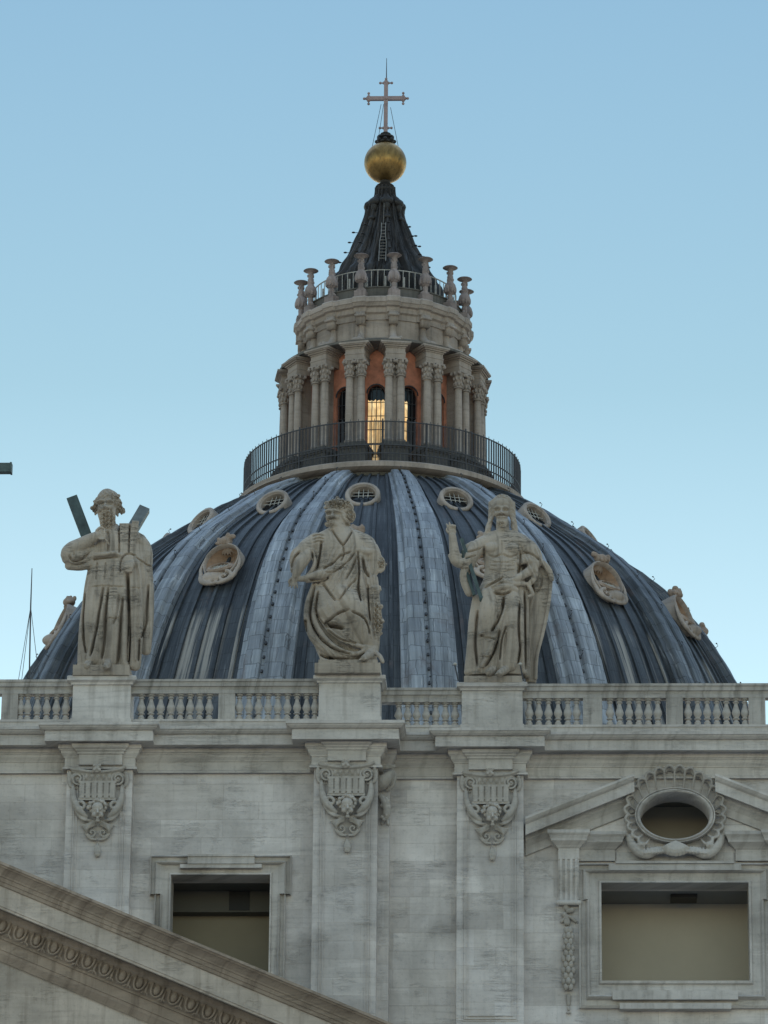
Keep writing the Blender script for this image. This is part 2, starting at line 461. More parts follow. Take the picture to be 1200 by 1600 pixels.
# --- rooms behind the window openings (walls, ceiling, hatch)
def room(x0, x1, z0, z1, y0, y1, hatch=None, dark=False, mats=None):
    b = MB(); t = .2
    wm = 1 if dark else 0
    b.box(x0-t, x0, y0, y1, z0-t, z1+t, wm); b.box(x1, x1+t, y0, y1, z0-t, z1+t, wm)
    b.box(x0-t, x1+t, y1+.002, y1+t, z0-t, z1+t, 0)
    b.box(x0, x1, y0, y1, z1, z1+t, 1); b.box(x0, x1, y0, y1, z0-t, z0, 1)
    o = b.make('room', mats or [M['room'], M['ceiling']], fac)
    if hatch:
        h = MB(); h.box(*hatch, z1+.01); h.make('ceiling_unit', M['black'], fac)
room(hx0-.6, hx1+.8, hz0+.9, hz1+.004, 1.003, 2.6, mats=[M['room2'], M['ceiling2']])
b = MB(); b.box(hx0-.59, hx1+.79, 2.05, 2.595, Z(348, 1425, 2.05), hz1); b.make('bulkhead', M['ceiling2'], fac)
b = MB(); b.box(X(358, 2.0, 1400), X(390, 2.0, 1400), 2.02, 2.3, Z(374, 1422, 2.0), Z(374, 1387, 2.0)); b.make('dark_hatch', M['black'], fac)
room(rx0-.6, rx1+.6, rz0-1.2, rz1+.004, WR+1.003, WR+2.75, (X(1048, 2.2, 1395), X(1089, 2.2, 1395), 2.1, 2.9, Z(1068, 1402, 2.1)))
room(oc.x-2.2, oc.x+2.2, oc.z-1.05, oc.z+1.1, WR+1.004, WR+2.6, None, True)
# --- entablature: one cornice that breaks forward round each pilaster
path = [(XL, 0), (xp1a, 0), (xp1a, Yp1), (xp1b, Yp1), (xp1b, 0), (xpca, 0), (xpca, Ypc), (xpcb, Ypc), (xpcb, WR), (xp3a, WR), (xp3a, Yp3), (xp3b, Yp3), (xp3b, WR), (XR, WR)]
crown = prof([(.92, 1134), (.92, 1138.5), (.88, 1140), (.86, 1142), (.79, 1145.5), (.74, 1147), (.70, 1147.4), (.70, 1148.6), (.72, 1148.6), (.72, 1163.5), (.66, 1164)])
zs = crown[-1][1]
crown = [(-.02, crown[0][1]+.06)] + crown + [(.30, zs+.03), (-.02, zs+.03)]
mb = MB(); sweep(mb, path, crown); cornice = mb.make('cornice', M['trim'], fac)
bed = [(-.02, zs+.028), (.297, zs+.028)] + prof([(.297, 1175), (.25, 1176.5), (.25, 1178), (.22, 1178.6), (.20, 1183), (.12, 1188.5), (.12, 1190), (.085, 1190.6), (.085, 1203.5), (.15, 1204.5), (.15, 1207.5), (-.02, 1208.2)])
mb = MB(); sweep(mb, path, bed); mb.make('architrave', M['trim'], fac)
# --- pilasters
capz = Z(350, 1200, -.12)
def pilaster(xa, xb, Y, Yw, bottom=None):
    b = MB(); wd = xb-xa
    b.box(xa, xb, Y, Yw+.02, 0, zs-.3)
    for f in (.085, .115, .165):
        for s_ in (0, 1):
            u = f if s_ == 0 else 1-f-.012
            z0_ = 0 if bottom is None else bottom-(0.165-f)*wd*.9
            b.box(xa+u*wd, xa+(u+.014)*wd, Y-.022-.02*(f > .1), Y+.01, z0_, capz-.35)
        if bottom is not None:
            b.box(xa+(f+.014)*wd, xb-(f+.014)*wd, Y-.022-.02*(f > .1), Y+.01, z0_, z0_+.03)
    return b.make('pilaster', M['wall'], fac)
pilaster(xp1a, xp1b, Yp1, 0); pilaster(xpca, xpcb, Ypc, 0); pilaster(xp3a, xp3b, Yp3, WR, Z(766, 1588, Yp3))
# narrow half pilaster tucked beside the middle one
b = MB(); xh = X(609, .05); b.box(xpcb+.003, xh, .05, WR+.02, 0, zs-.02); 
hb = [(-.01, zs-.002), (.22, zs-.002)] + prof([(.22, 1177), (.17, 1180), (.15, 1184), (.05, 1192), (.03, 1196), (.0, 1197)])
sweep(b, [(xpcb+.004, .05), (xh, .05), (xh, WR)], hb); b.make('half_pilaster', M['wall'], fac)
# capital blocks (stepped forward above each capital)
def capblock(pxa, pxb, Y, off):
    b = MB(); Yb = Y-.22
    pr = [(-.2, zs-.004), (.23, zs-.004)] + prof([(.23, 1166), (.20, 1169), (.12, 1172), (.11, 1174), (.06, 1176), (.05, 1179), (0, 1180.5), (0, 1196)], 0) 
    dz = Z(pxa, 1166+off, Yb) - Z(350, 1166, 0)
    pr = pr[:2] + [(p, min(z+dz, zs-.006)) for p, z in pr[2:]] + [(-.2, pr[-1][1]+dz)]
    sweep(b, [(X(pxa, Yb), Y), (X(pxa, Yb), Yb), (X(pxb, Yb), Yb), (X(pxb, Yb), Y)], pr)
    b.make('capital_block', M['trim'], fac)
capblock(121, 189, Yp1, -1.5); capblock(511, 571, Ypc, -8); capblock(732, 801, Yp3, 6)

# --- carved capitals, modelled once in photo coordinates of the first
def remesh(mb, voxel, smooth=1):
    me = bpy.data.meshes.new('tmp'); me.from_pydata(mb.v, [], mb.f)
    o = bpy.data.objects.new('tmp', me); col.objects.link(o)
    bm = bmesh.new(); bm.from_mesh(me); bmesh.ops.recalc_face_normals(bm, faces=bm.faces); bm.to_mesh(me); bm.free()
    q = o.modifiers.new('r', 'REMESH'); q.mode = 'VOXEL'; q.voxel_size = voxel; q.adaptivity = 0
    if smooth:
        q2 = o.modifiers.new('s', 'SMOOTH'); q2.iterations = smooth; q2.factor = .5
    dg = bpy.context.evaluated_depsgraph_get()
    m2 = bpy.data.meshes.new_from_object(o.evaluated_get(dg))
    bpy.data.objects.remove(o); bpy.data.meshes.remove(me)
    return m2
def finish(name, me, mat, parent):
    base = wloc(parent)
    n_ = len(me.vertices); co = np.empty(n_*3); me.vertices.foreach_get('co', co); co = co.reshape(-1, 3)-np.array(base)
    me.vertices.foreach_set('co', co.ravel()); me.materials.clear(); me.materials.append(mat)
    me.polygons.foreach_set('use_smooth', [True]*len(me.polygons)); me.name = name; me.update()
    o = bpy.data.objects.new(name, me); col.objects.link(o); o.parent = parent
    return o
S = 1/45.7
def spiral(mb, P, cx, cy, r0, turns, dirn, thick, d0, a0=0):
    pts, rad = [], []
    for i in range(40):
        t = i/39; a = a0+dirn*2*PI*turns*t; r = r0*(1-t)**.8
        pts.append(P(cx+r*math.cos(a), cy-r*math.sin(a), d0+.10*t)); rad.append(thick*(1-.45*t))
    mb.tube(pts, rad, 8)
def build_capital():
    Y0 = Yp1
    P = lambda px, py, d: at(px, py, Y0-d)
    base = at(153, 1210, Y0)
    root = empty('capital', base, parent=fac)
    # volutes
    for s_ in (-1, 1):
        b = MB(); cx = 153+s_*31.5
        b.tube([P(cx, 1217, -.02), P(cx, 1217, .10)], [12.0*S, 10.5*S], 20)
        spiral(b, P, cx, 1217, 11.0, 2.0, s_, 2.0*S, .13, PI/2); b.ell(P(cx, 1217, .22), 2.4*S, .09, 2.4*S, n=8)
        b.tube([P(cx+s_*12, 1206, .1), P(cx+s_*14, 1216, .08), P(cx+s_*11, 1228, .06), P(cx, 1232, .04)], [2.5*S, 3.5*S, 3*S, 1.5*S], 8, sub=4)
        finish('volute', remesh(b, .02, 1), M['carve'], root)
    # abacus with centre flower and egg moulding
    b = MB()
    b.tube([P(109, 1200, .18), P(125, 1203.5, .2), P(153, 1206, .22), P(181, 1203, .2), P(197, 1198, .18)], [2.4*S, 2.6*S, 2.6*S, 2.6*S, 2.4*S], 8, sub=4)
    b.tube([P(112, 1205, .12), P(153, 1210, .14), P(194, 1203, .12)], [2.5*S]*3, 8, sub=4)
    b.box(P(128,1210,0).x, P(178,1210,0).x, Y0-.13, Y0+.02, Z(153, 1220, Y0-.13), Z(153, 1207, Y0-.13))
    for i in range(5):
        b.ell(P(135+i*9, 1213, .14), 3.1*S, .06, 5*S, n=8)
    b.box(P(146.5,1200,0).x, P(156.5,1200,0).x, Y0-.3, Y0-.1, Z(151, 1207, Y0-.3), Z(151, 1194, Y0-.3))
    for dx, dy in ((-4,-4),(4,-4),(-4,3),(4,3),(0,0)): b.ell(P(151.5+dx, 1200+dy, .32), 2.8*S, .07, 2.8*S, n=7)
    finish('abacus', remesh(b, .022, 1), M['carve'], root)
    # fluted tablet
    b = MB()
    x0, x1 = P(124.5,1235,0).x, P(181.5,1235,0).x; za, zb = Z(153, 1249, Y0-.2), Z(153, 1221, Y0-.2)
    b.box(x0, x1, Y0-.20, Y0+.02, za, zb); b.box(x0-.02, x1+.02, Y0-.23, Y0, zb-.06, zb+.02); b.box(x0-.02, x1+.02, Y0-.23, Y0, za-.03, za+.05)
    for i in range(6):
        u = x0+(x1-x0)*(i+.5)/6; b.box(u-.075, u+.075, Y0-.255, Y0-.1, za+.04, zb-.05)
    for i in range(5):
        u = x0+(x1-x0)*(i+1)/6; b.box(u-.03, u+.03, Y0-.24, Y0-.1, za+.12, za+.2)
    b.make('tablet', M['carve'], root)
    # cherub head
    b = MB(); hc = (152.5, 1266); _P = P; P = lambda px, py, d: _P(152.5+(px-152.5)*1.12, 1266+(py-1266)*1.12, d+.12)
    b.ell(P(*hc, .16), 9.6*S, .26, 13.5*S); b.ell(P(152.5, 1262, .26), 9*S, .2, 8*S)
    for s_ in (-1, 1):
        b.ell(P(152.5+s_*4.6, 1272.5, .31), 4.2*S, .10, 4.2*S); b.ell(P(152.5+s_*3.9, 1265, .385), 1.9*S, .05, 1.2*S)
        b.tube([P(152.5+s_*1.5, 1262, .43), P(152.5+s_*6.5, 1262.5, .36)], [1.1*S, .9*S], 6)
        b.ell(P(152.5+s_*9.7, 1267, .15), 2*S, .08, 3.2*S)
    b.tube([P(152.5, 1263, .40), P(152.5, 1270, .49)], [1.4*S, 2.3*S], 8); b.ell(P(152.5, 1275, .41), 3.2*S, .05, 1.0*S); b.ell(P(152.5, 1277.5, .40), 2.4*S, .05, .9*S); b.ell(P(152.5, 1281, .33), 3.5*S, .09, 2.6*S)
    finish('cherub_face', remesh(b, .017, 1), M['carve'], root)
    P = _P
    b = MB(); rnd = random.Random(3)
    for i in range(26):
        a = PI*(.02+.96*i/25); rr = 13+rnd.uniform(-1.5, 2.5)
        b.ell(P(152.5+rr*math.cos(a), 1262-rr*.95*math.sin(a)+2, .22+rnd.uniform(0, .16)), rnd.uniform(2.2, 3.6)*S, .1, rnd.uniform(2.2, 3.4)*S, n=7)
    finish('curls', remesh(b, .02, 0), M['carve'], root)
    # ribbons curving down either side, wings and scrolled foot
    for s_ in (-1, 1):
        b = MB(); q = lambda dx, y, d: P(152.5+s_*dx, y, d)
        b.tube([q(38, 1226, .04), q(38, 1243, .12), q(34, 1257, .18), q(25, 1269, .2), q(15, 1277, .16)], [2.5*S, 5*S, 5.5*S, 5*S, 2.5*S], 10, sub=5)
        b.tube([q(31, 1253, .16), q(24, 1253, .26), q(20, 1258, .28), q(23, 1263, .26), q(27, 1260, .24)], [2*S, 2.6*S, 2.6*S, 2.2*S, 1.6*S], 8, sub=4)
        for j in range(5):
            b.tube([q(7+j*1, 1281+j*1.2, .12), q(20+j*2.2, 1277-j*1.5+4, .2-.02*j), q(32+j*1.6, 1268-j*4+6, .10)], [1.6*S, 2.5*S, 1.2*S], 8, sub=4)
            b.tube([q(4, 1283+j*1.5, .12), q(13+j, 1288+j*1.8, .2), q(26-j*2.6, 1290+j*3.6, .08)], [1.6*S, 2.5*S, 1.2*S], 8, sub=4)
        finish('wing', remesh(b, .02, 0), M['carve'], root)
        b = MB()
        spiral(b, P, 152.5+s_*9, 1301, 8.5, 1.5, -s_, 2.1*S, .08, PI*.5)
        b.tube([q(18, 1296, .06), q(17, 1304, .08), q(10, 1311, .08), q(1, 1312, .1)], [1.8*S, 2.4*S, 2.4*S, 2*S], 8, sub=4)
        finish('scroll', remesh(b, .02, 0), M['carve'], root)
    b = MB()
    b.cap(P(152, 1318, .02), P(152, 1325, .05), 2*S, 3*S); b.cap(P(152, 1327, .05), P(152, 1335, .05), 3.5*S, 4.6*S)
    for dx in (-4, 0, 4): b.tube([P(152+dx*.5, 1321, .06), P(152+dx, 1330, .12), P(152+dx*.6, 1339, .08)], [1*S, 1.7*S, .8*S], 6, sub=3)
    finish('pendant', remesh(b, .02, 0), M['carve'], root)
    return root
cap0 = build_capital()
for o in list(fac.children_recursive): pass
def copy_children(src, dst):
    for ch in [c for c in bpy.data.objects if c.parent == src]:
        c = ch.copy(); col.objects.link(c); c.parent = dst
for (cx, Yc, cy) in ((541, Ypc, 1203), (766, Yp3, 1216)):
    r_ = cap0.copy(); col.objects.link(r_); r_.location = at(cx, cy, Yc)-wloc(fac); r_.parent = fac
    copy_children(cap0, r_)
# half capital on the narrow pilaster: its volute seen edge on and hanging leaves
b = MB(); Q = lambda px, py, d: at(px, py, .05-d)
b.tube([Q(592, 1226, .1), Q(600, 1220, .3), Q(611, 1210, .36), Q(615, 1205, .3)], [12*S, 11*S, 7*S, 3*S], 12, sub=4)
b.tube([Q(590, 1200, .2), Q(604, 1199, .35), Q(618, 1197, .32)], [3*S, 4*S, 3*S], 8, sub=3)
b.tube([Q(612, 1203, .34), Q(617, 1215, .3), Q(613, 1228, .2), Q(604, 1236, .1)], [3*S, 3*S, 3*S, 2*S], 8, sub=4)
b.tube([Q(594, 1243, .1), Q(603, 1256, .25), Q(604, 1272, .2), Q(596, 1288, .05)], [4*S, 7*S, 6*S, 2.5*S], 10, sub=4)
rnd = random.Random(5)
for i in range(12): b.ell(Q(601+rnd.uniform(-5, 8), 1248+i*3.6, .25+rnd.uniform(-.1,.1)), 3*S, .09, 3*S, n=7)
finish('half_capital', remesh(b, .022, 1), M['carve'], fac)

# --- balustrade
def rail(xa, xb, Yw, pxr, ytop, merge=''):
    yo = Yw-.42; k = Yw
    z = lambda y, d: Z(pxr, y, yo-d)
    zt = z(ytop, .16); f = (ytop-1060)
    pr = [(-.35, zt+.03), (.16, zt), (.16, z(ytop+3.5, .16)), (.12, z(ytop+5, .12)), (.12, z(ytop+11, .12)), (.06, z(ytop+12.5, .06)), (.04, z(ytop+17, .04)), (.06, z(ytop+18, .06)), (.06, z(ytop+22.5, .06)), (-.30, z(ytop+22.5, .06))]
    b = MB(); sweep(b, [(xa, yo+.06), (xb, yo+.06)], pr); b.make('handrail', M['weathered'], fac)
    zb = zc0+.62-.0
    b = MB(); b.box(xa, xb, yo-.03, yo+.34, zc0-.3, zb-.35); b.box(xa, xb, yo-.06, yo+.36, zb-.35, zb-.27); b.make('balustrade_base', M['trim'], fac)
    return z(ytop+22.5, .06), zb-.27
bal_prof = [(.105, 0), (.105, .07), (.085, .085), (.095, .13), (.07, .17), (.048, .21), (.05, .235), (.10, .25), (.10, .275), (.06, .30), (.082, .36), (.118, .44), (.12, .50), (.10, .58), (.068, .70), (.052, .79), (.05, .83), (.085, .85), (.085, .875), (.055, .89), (.06, .93), (.105, .945), (.105, 1.0)]
bm0 = MB(); bm0.lathe(bal_prof, n=12)
balm = None
def baluster(px, Yw, z0, z1):
    global balm
    y = Yw-.42+.16
    if balm is None:
        o = bm0.make('baluster', M['weathered'], None, smooth=True, auto=40); balm = o
    else:
        o = balm.copy(); col.objects.link(o)
    o.parent = fac; o.location = Vector((X(px, y, 1108), y, z0))-wloc(fac); o.scale = (1.18, 1.18, z1-z0)
def pier(pa, pb, Yw, z0, z1):
    b = MB(); y = Yw-.42; b.box(X(pa, y, 1108), X(pb, y, 1108), y+.01, y+.32, z0-.02, z1+.02)
    b.make('balustrade_pier', M['weathered'], fac)
zt, zb = rail(XL, X(497, -.4, 1100), WL, 300, 1060)
for px in (-57, -42, -27, -12, 32, 43, 58, 73, 88, 103, 221, 236, 251, 267, 282, 297, 312, 327, 374, 389, 404, 419, 434, 449, 464, 479, 492): baluster(px, WL, zb, zt)
pier(2, 27.5, WL, zb, zt); pier(341, 367, WL, zb, zt); pier(-95, -68, WL, zb, zt)
zt, zb = rail(X(588, .3, 1100), X(730, .3, 1100), WR, 660, 1073.5)
for px in (623, 637, 651, 666, 681, 696, 711): baluster(px, WR, zb, zt)
zt, zb = rail(X(808, .3, 1100), XR, WR, 1000, 1067)
for px in (827, 842, 857, 872, 887, 901, 953, 968, 983, 998, 1013, 1028, 1075, 1090, 1105, 1120, 1135, 1150, 1164, 1207, 1222, 1237, 1252): baluster(px, WR, zb, zt)
for a_ in ((911, 941), (1041, 1067), (1170, 1196)): pier(*a_, WR, zb, zt)
# --- statue pedestals: die and coping
def pedestal(pa, pb, ca, cb, Y, ytop, ydie, yb):
    b = MB(); xa, xb = X(pa, Y, 1090), X(pb, Y, 1090)
    z0 = zc0-.3; zd = Z((pa+pb)/2, ydie, Y-.1); ztp = Z((pa+pb)/2, ytop, Y-.2)
    b.box(xa, xb, Y, Y+1.25, z0, zd)
    xo = (X(cb, Y-.2, 1060)-X(ca, Y-.2, 1060)-(xb-xa))/2
    h = ztp-zd
    pr = [(-.3, zd+.002), (xo*.35, zd+.002), (xo*.4, zd+h*.25), (xo*.85, zd+h*.42), (xo, zd+h*.45), (xo, zd+h*.9), (xo*.9, ztp), (-.3, ztp)]
    sweep(b, [(xa, Y+1.25), (xa, Y), (xb, Y), (xb, Y+1.25)], pr)
    b.box(xa+.29, xb-.29, Y+.29, Y+1.25, zd-.01, ztp-.004)
    b.box(xa-.05, xb+.05, Y-.06, Y+1.2, z0+.01, zc0+.32)
    b.make('statue_pedestal', M['trim'], fac)
    return ztp
pt1 = pedestal(113.5, 204, 105, 213, -.62, 1055, 1069, 1128)
pt2 = pedestal(498, 594, 488, 601, -.78, 1054, 1066, 1120)
pt3 = pedestal(721.5, 816.5, 712.5, 823, .12, 1065, 1078, 1133)

# --- left window: eared, stepped frame
def loops(mb, L):
    mb.grid(L, True, False)
def rectloop(xa, xb, za, zb_, y): return [(xa, y, za), (xb, y, za), (xb, y, zb_), (xa, y, zb_)]
def earloop(xa, xb, za, zb_, ear, eh, y):
    return [(xa, y, za), (xb, y, za), (xb, y, zb_-eh), (xb+ear, y, zb_-eh), (xb+ear, y, zb_), (xa-ear, y, zb_), (xa-ear, y, zb_-eh), (xa, y, zb_-eh)]
def window_frame(xa, xb, za, zb_, Y, wid, top, ear, eh, bot, depth=.75):
    b = MB()
    # (grow, protrusion)
    steps = [(1.0, 0), (1.0, .09), (.92, .12), (.90, .05), (.70, .05), (.66, .10), (.60, .15), (.55, .13), (.50, .05), (.12, .035), (.08, .08), (-.012, .09), (-.012, -depth)]
    L = []
    for g_, p in steps:
        e_ = ear if g_ > .5 else 0.0
        L.append(earloop(xa-wid*g_, xb+wid*g_, za-bot*g_, zb_+top*g_, e_*1.0+.0001, eh+top*g_, Y-(p*1.9 if p > 0 else p)))
    loops(b, L)
    return b
b = window_frame(hx0, hx1, hz0, hz1, 0, 24*S, 30*S, 8*S, 32*S, .4)
fr = b.make('window_frame', M['trim'], fac)
b = MB(); zz = lambda y: Z(348, y, -.2)
b.box(X(296, -.2), X(400, -.2), -.34, -.09, zz(1351), zz(1336.5)); b.box(X(284, -.2), X(411, -.2), -.30, -.1, zz(1357), zz(1351.2)); b.box(X(296, -.2), X(400, -.2), -.38, -.1, zz(1340), zz(1337.2))
b.make('window_crown', M['trim'], fac)
# --- right window: frame, broken pediment, consoles, shell
b = window_frame(rx0, rx1, rz0, rz1, WR, 34*S, 30*S, 5*S, 28*S, 42*S)
b.make('window_frame', M['trim'], fac)
b = MB(); zz = lambda y: Z(1055, y, WR-.2)
b.box(X(957, .6, 1550), X(1153, .6, 1550), WR-.33, WR-.05, zz(1563), zz(1549)); b.box(X(968, .6, 1550), X(1142, .6, 1550), WR-.38, WR-.05, zz(1578), zz(1569))
b.box(X(951, .6, 1355), X(1158, .6, 1355), WR-.33, WR-.05, zz(1361), zz(1351.5)); b.box(X(962, .6, 1355), X(1147, .6, 1355), WR-.38, WR-.05, zz(1351), zz(1347))
b.make('window_crown', M['trim'], fac)
xc = X(1054.5, WR, 1290)
def mir(x, s_): return x if s_ < 0 else 2*xc-x
Zr = lambda y, p, px=900: Z(px, y, WR-p)
for s_ in (-1, 1):
    b = MB()
    xa, xb = X(821, .1, 1276), X(991, .1, 1208)
    ya, yb = 1276, 1208.5
    pr = [(0, 0), (.78, 0), (.78, 3.5), (.70, 7.5), (.62, 9.5), (.60, 9.8), (.60, 25), (.54, 25.5), (.25, 21), (.25, 29), (.18, 32), (.10, 38), (.10, 50), (0, 51)]
    ra = [(mir(xa, s_), WR-p, Z(821, ya, WR-.78)-q/43.4) for p, q in pr]
    rb_ = [(mir(xb, s_), WR-p, Z(991, yb, WR-.78)-q/43.4) for p, q in pr]
    b.grid([ra, rb_], True, True)
    b.make('raking_cornice', M['trim'], fac)
    b = MB()
    pr = [(-.3, Zr(1297, .6)), (.36, Zr(1297, .6)), (.36, Zr(1302, .6)), (.30, Zr(1306, .55)), (.26, Zr(1311, .5)), (.25, Zr(1314, .5)), (.08, Zr(1321, .4)), (.05, Zr(1324, .3)), (0, Zr(1326, .3)), (0, Zr(1343, .3)), (-.3, Zr(1343, .3))]
    x1, x2, x3 = X(872.5, .4, 1330), X(905, .4, 1330), X(961, .5, 1330)
    pth = [(x1, WR), (x1, WR-.34), (x2, WR-.34), (x2, WR-.13), (x3, WR-.13), (x3, WR)]
    if s_ > 0: pth = [(mir(x, 1), y) for x, y in pth][::-1]
    sweep(b, pth, pr)
    xs_ = sorted((mir(x1+.06, s_), mir(x2-.06, s_))); b.box(xs_[0], xs_[1], WR-.30, WR+.02, pr[-1][1]+.004, pr[0][1]-.004)
    xs_ = sorted((mir(x2-.06, s_), mir(x3-.06, s_))); b.box(xs_[0], xs_[1], WR-.1, WR+.02, pr[-1][1]+.004, pr[0][1]-.004)
    b.make('pediment_entablature', M['trim'], fac)
    # fluted console
    b = MB(); za, zb_ = Zr(1411, .3), Zr(1341.5, .3)
    def cons(xl, xr, dd):
        rows = []
        for i in range(15):
            t = i/14; p = .30-.17*t+.05*math.sin(t*PI*2)+(.08*max(0, (t-.75)/.25) if t > .75 else 0)+dd
            z_ = zb_+(za-zb_)*t
            rows.append([(xl, WR, z_), (xl, WR-p, z_), (xr, WR-p, z_), (xr, WR, z_)])
        b.grid(rows, True, True)
    xl, xr = X(872.5, .4, 1380), X(905, .4, 1380)
    lo_, hi_ = sorted((mir(xl, s_), mir(xr, s_)))
    cons(lo_, hi_, 0)
    for i in range(4):
        u = lo_+(hi_-lo_)*(.13+.245*i); cons(u-.045, u+.045, .05)
    b.cap((lo_, WR-.17, za+.05), (hi_, WR-.17, za+.05), .09, .09)
    b.make('console', M['trim'], fac)
    # leaf garland hanging below the console
    b = MB(); rnd = random.Random(8)
    cx = 888
    for (y0_, w_) in ((1417, 8), (1423, 9), (1430, 11), (1437, 12), (1441, 6)):
        for k_ in range(3): b.ell((mir(X(cx+rnd.uniform(-w_*.6, w_*.6), .6, y0_), s_), WR-.08, Zr(y0_+rnd.uniform(-2, 2), .1)), .09, .09, .1, n=7)
    b.tube([(mir(X(876, .6, 1441), s_), WR-.05, Zr(1441, .1)), (mir(X(888, .6, 1430), s_), WR-.12, Zr(1432, .1)), (mir(X(901, .6, 1441), s_), WR-.05, Zr(1441, .1))], [.05, .06, .05], 8, sub=4)
    b.cap((mir(X(888, .6, 1500), s_), WR-.04, Zr(1452, .1)), (mir(X(888, .6, 1500), s_), WR-.04, Zr(1540, .1)), .12, .17)
    for i in range(11):
        y_ = 1453+i*8.9; w_ = 7+4.5*math.sin(PI*min(1, (i+1)/12.5)*.72)
        for k_ in ((-1, 0, 1) if i % 2 else (-.55, .55)):
            f_ = abs(k_)/1.6
            b.ell((mir(X(cx+k_*w_*.62, .6, y_), s_), WR-.22+.15*f_, Zr(y_, .2)), .088, .085, .125, n=8)
    b.cap((mir(X(888, .6, 1500), s_), WR-.04, Zr(1556, .1)), (mir(X(888, .6, 1500), s_), WR-.04, Zr(1568, .1)), .09, .07)
    b.ell((mir(X(888, .6, 1500), s_), WR-.06, Zr(1575, .1)), .05, .05, .09); b.ell((mir(X(888, .6, 1500), s_), WR-.06, Zr(1582, .1)), .09, .05, .04)
    b.make('garland', M['carve'], fac, smooth=True)
# panel behind the shell
b = MB(); b.box(X(963, WR, 1330), X(1146, WR, 1330), WR-.08, WR+.02, Z(1055, 1347, WR-.1), oc.z-orz-.42)
b.make('shell_panel', M['trim'], fac)
b = MB()
def ellp(fx, fz, y, nn=64, dz=0): return [(oc.x+fx*math.cos(2*PI*i/nn), y, oc.z+dz+fz*math.sin(2*PI*i/nn)) for i in range(nn)]
st = [(0, .03, .4), (0, 0, -.12), (2, 2, -.26), (5, 5, -.30), (8, 7.5, -.27), (10, 9, -.22), (11, 9.5, -.30), (13, 11, -.30), (14, 12, -.2), (14, 12, 0)]
b.grid([ellp(orx+s1*S*.62, orz+s2*S*.66, WR+y_-.06) for s1, s2, y_ in st], True, False)
b.make('oval_window_frame', M['trim'], fac, smooth=True, auto=35)
b = MB(); NL = 28
def outer(a, f=1.0, d=.34):
    ca, sa = math.cos(a), math.sin(a)
    ox = 73*S*f; oz = (70 if sa > 0 else 57)*S*1.05*f
    return Vector((oc.x+ox*ca, WR-d, oc.z+oz*sa))
def inner(a, d=.08): return Vector((oc.x+(orx+7.5*S)*math.cos(a), WR-d, oc.z+(orz+6.5*S)*math.sin(a)))
dish = []
for i in range(96):
    a = 2*PI*i/96
    dish.append([inner(a, -.02), inner(a, .04), (inner(a, .06)+outer(a, 1, .10))/2, outer(a, 1.0, .20), outer(a, 1.01, .02), outer(a, .9, -.02)])
dish.append(dish[0]); b.grid(dish, False, False)
for i in range(NL):
    a0 = -PI*.5+i*2*PI/NL; a1 = a0+2*PI/NL; am = (a0+a1)/2
    if math.sin(a0) > -.80: b.tube([inner(a0, .10), (inner(a0, .16)+outer(a0, 1, .30))/2, outer(a0, .99, .38)], [.028, .04, .045], 8, sub=3)
    if math.sin(am) < -.74: continue
    e0, e1 = outer(a0, .985, .36), outer(a1, .985, .36); nrm = Vector((math.cos(am), 0, math.sin(am))); w_ = (e1-e0).length
    pts = [e0+(e1-e0)*t+nrm*(w_*.42*math.sin(PI*t))+Vector((0, -.06*math.sin(PI*t), 0)) for t in [j/6 for j in range(7)]]
    b.tube(pts, .05, 8)
    back = [e0+(e1-e0)*t+nrm*(w_*.30*math.sin(PI*t))+Vector((0, .14, 0)) for t in [j/6 for j in range(7)]]; b.tube(back, .09, 8)
for s_ in (-1, 1):
    q = lambda dx, y, d=.3: Vector((oc.x+s_*dx*S, WR-d, Z(1055, y, WR-d)))
    b.tube([q(72, 1305), q(66, 1320), q(56, 1331), q(44, 1335), q(30, 1330), q(14, 1328)], [.10, .15, .17, .17, .15, .08], 10, sub=5)
    for j in range(7): b.tube([q(18+j*5, 1322+j*.4, .34), q(15+j*5.3, 1330+j*.6, .48), q(19+j*5, 1337-abs(j-4)*.6, .3)], [.025, .05, .025], 6, sub=3)
    for j in range(5):
        a = j*2*PI/5; b.ell(q(52+3.2*math.cos(a), 1320+3.2*math.sin(a), .42), .07, .06, .07, n=8)
    b.ell(q(52, 1320, .48), .05, .05, .05, n=8)
for j in range(9):
    a = (j-4)/4*1.0; b.tube([Vector((oc.x, WR-.36, Z(1055, 1314, WR-.36))), Vector((oc.x+18*S*math.sin(a), WR-.50, Z(1055, 1316+12*math.cos(a), WR-.5))), Vector((oc.x+25*S*math.sin(a), WR-.38, Z(1055, 1316+21*math.cos(a), WR-.4)))], [.03, .06, .07], 8, sub=3)
finish('shell_surround', remesh(b, .024, 1), M['carve'], fac)

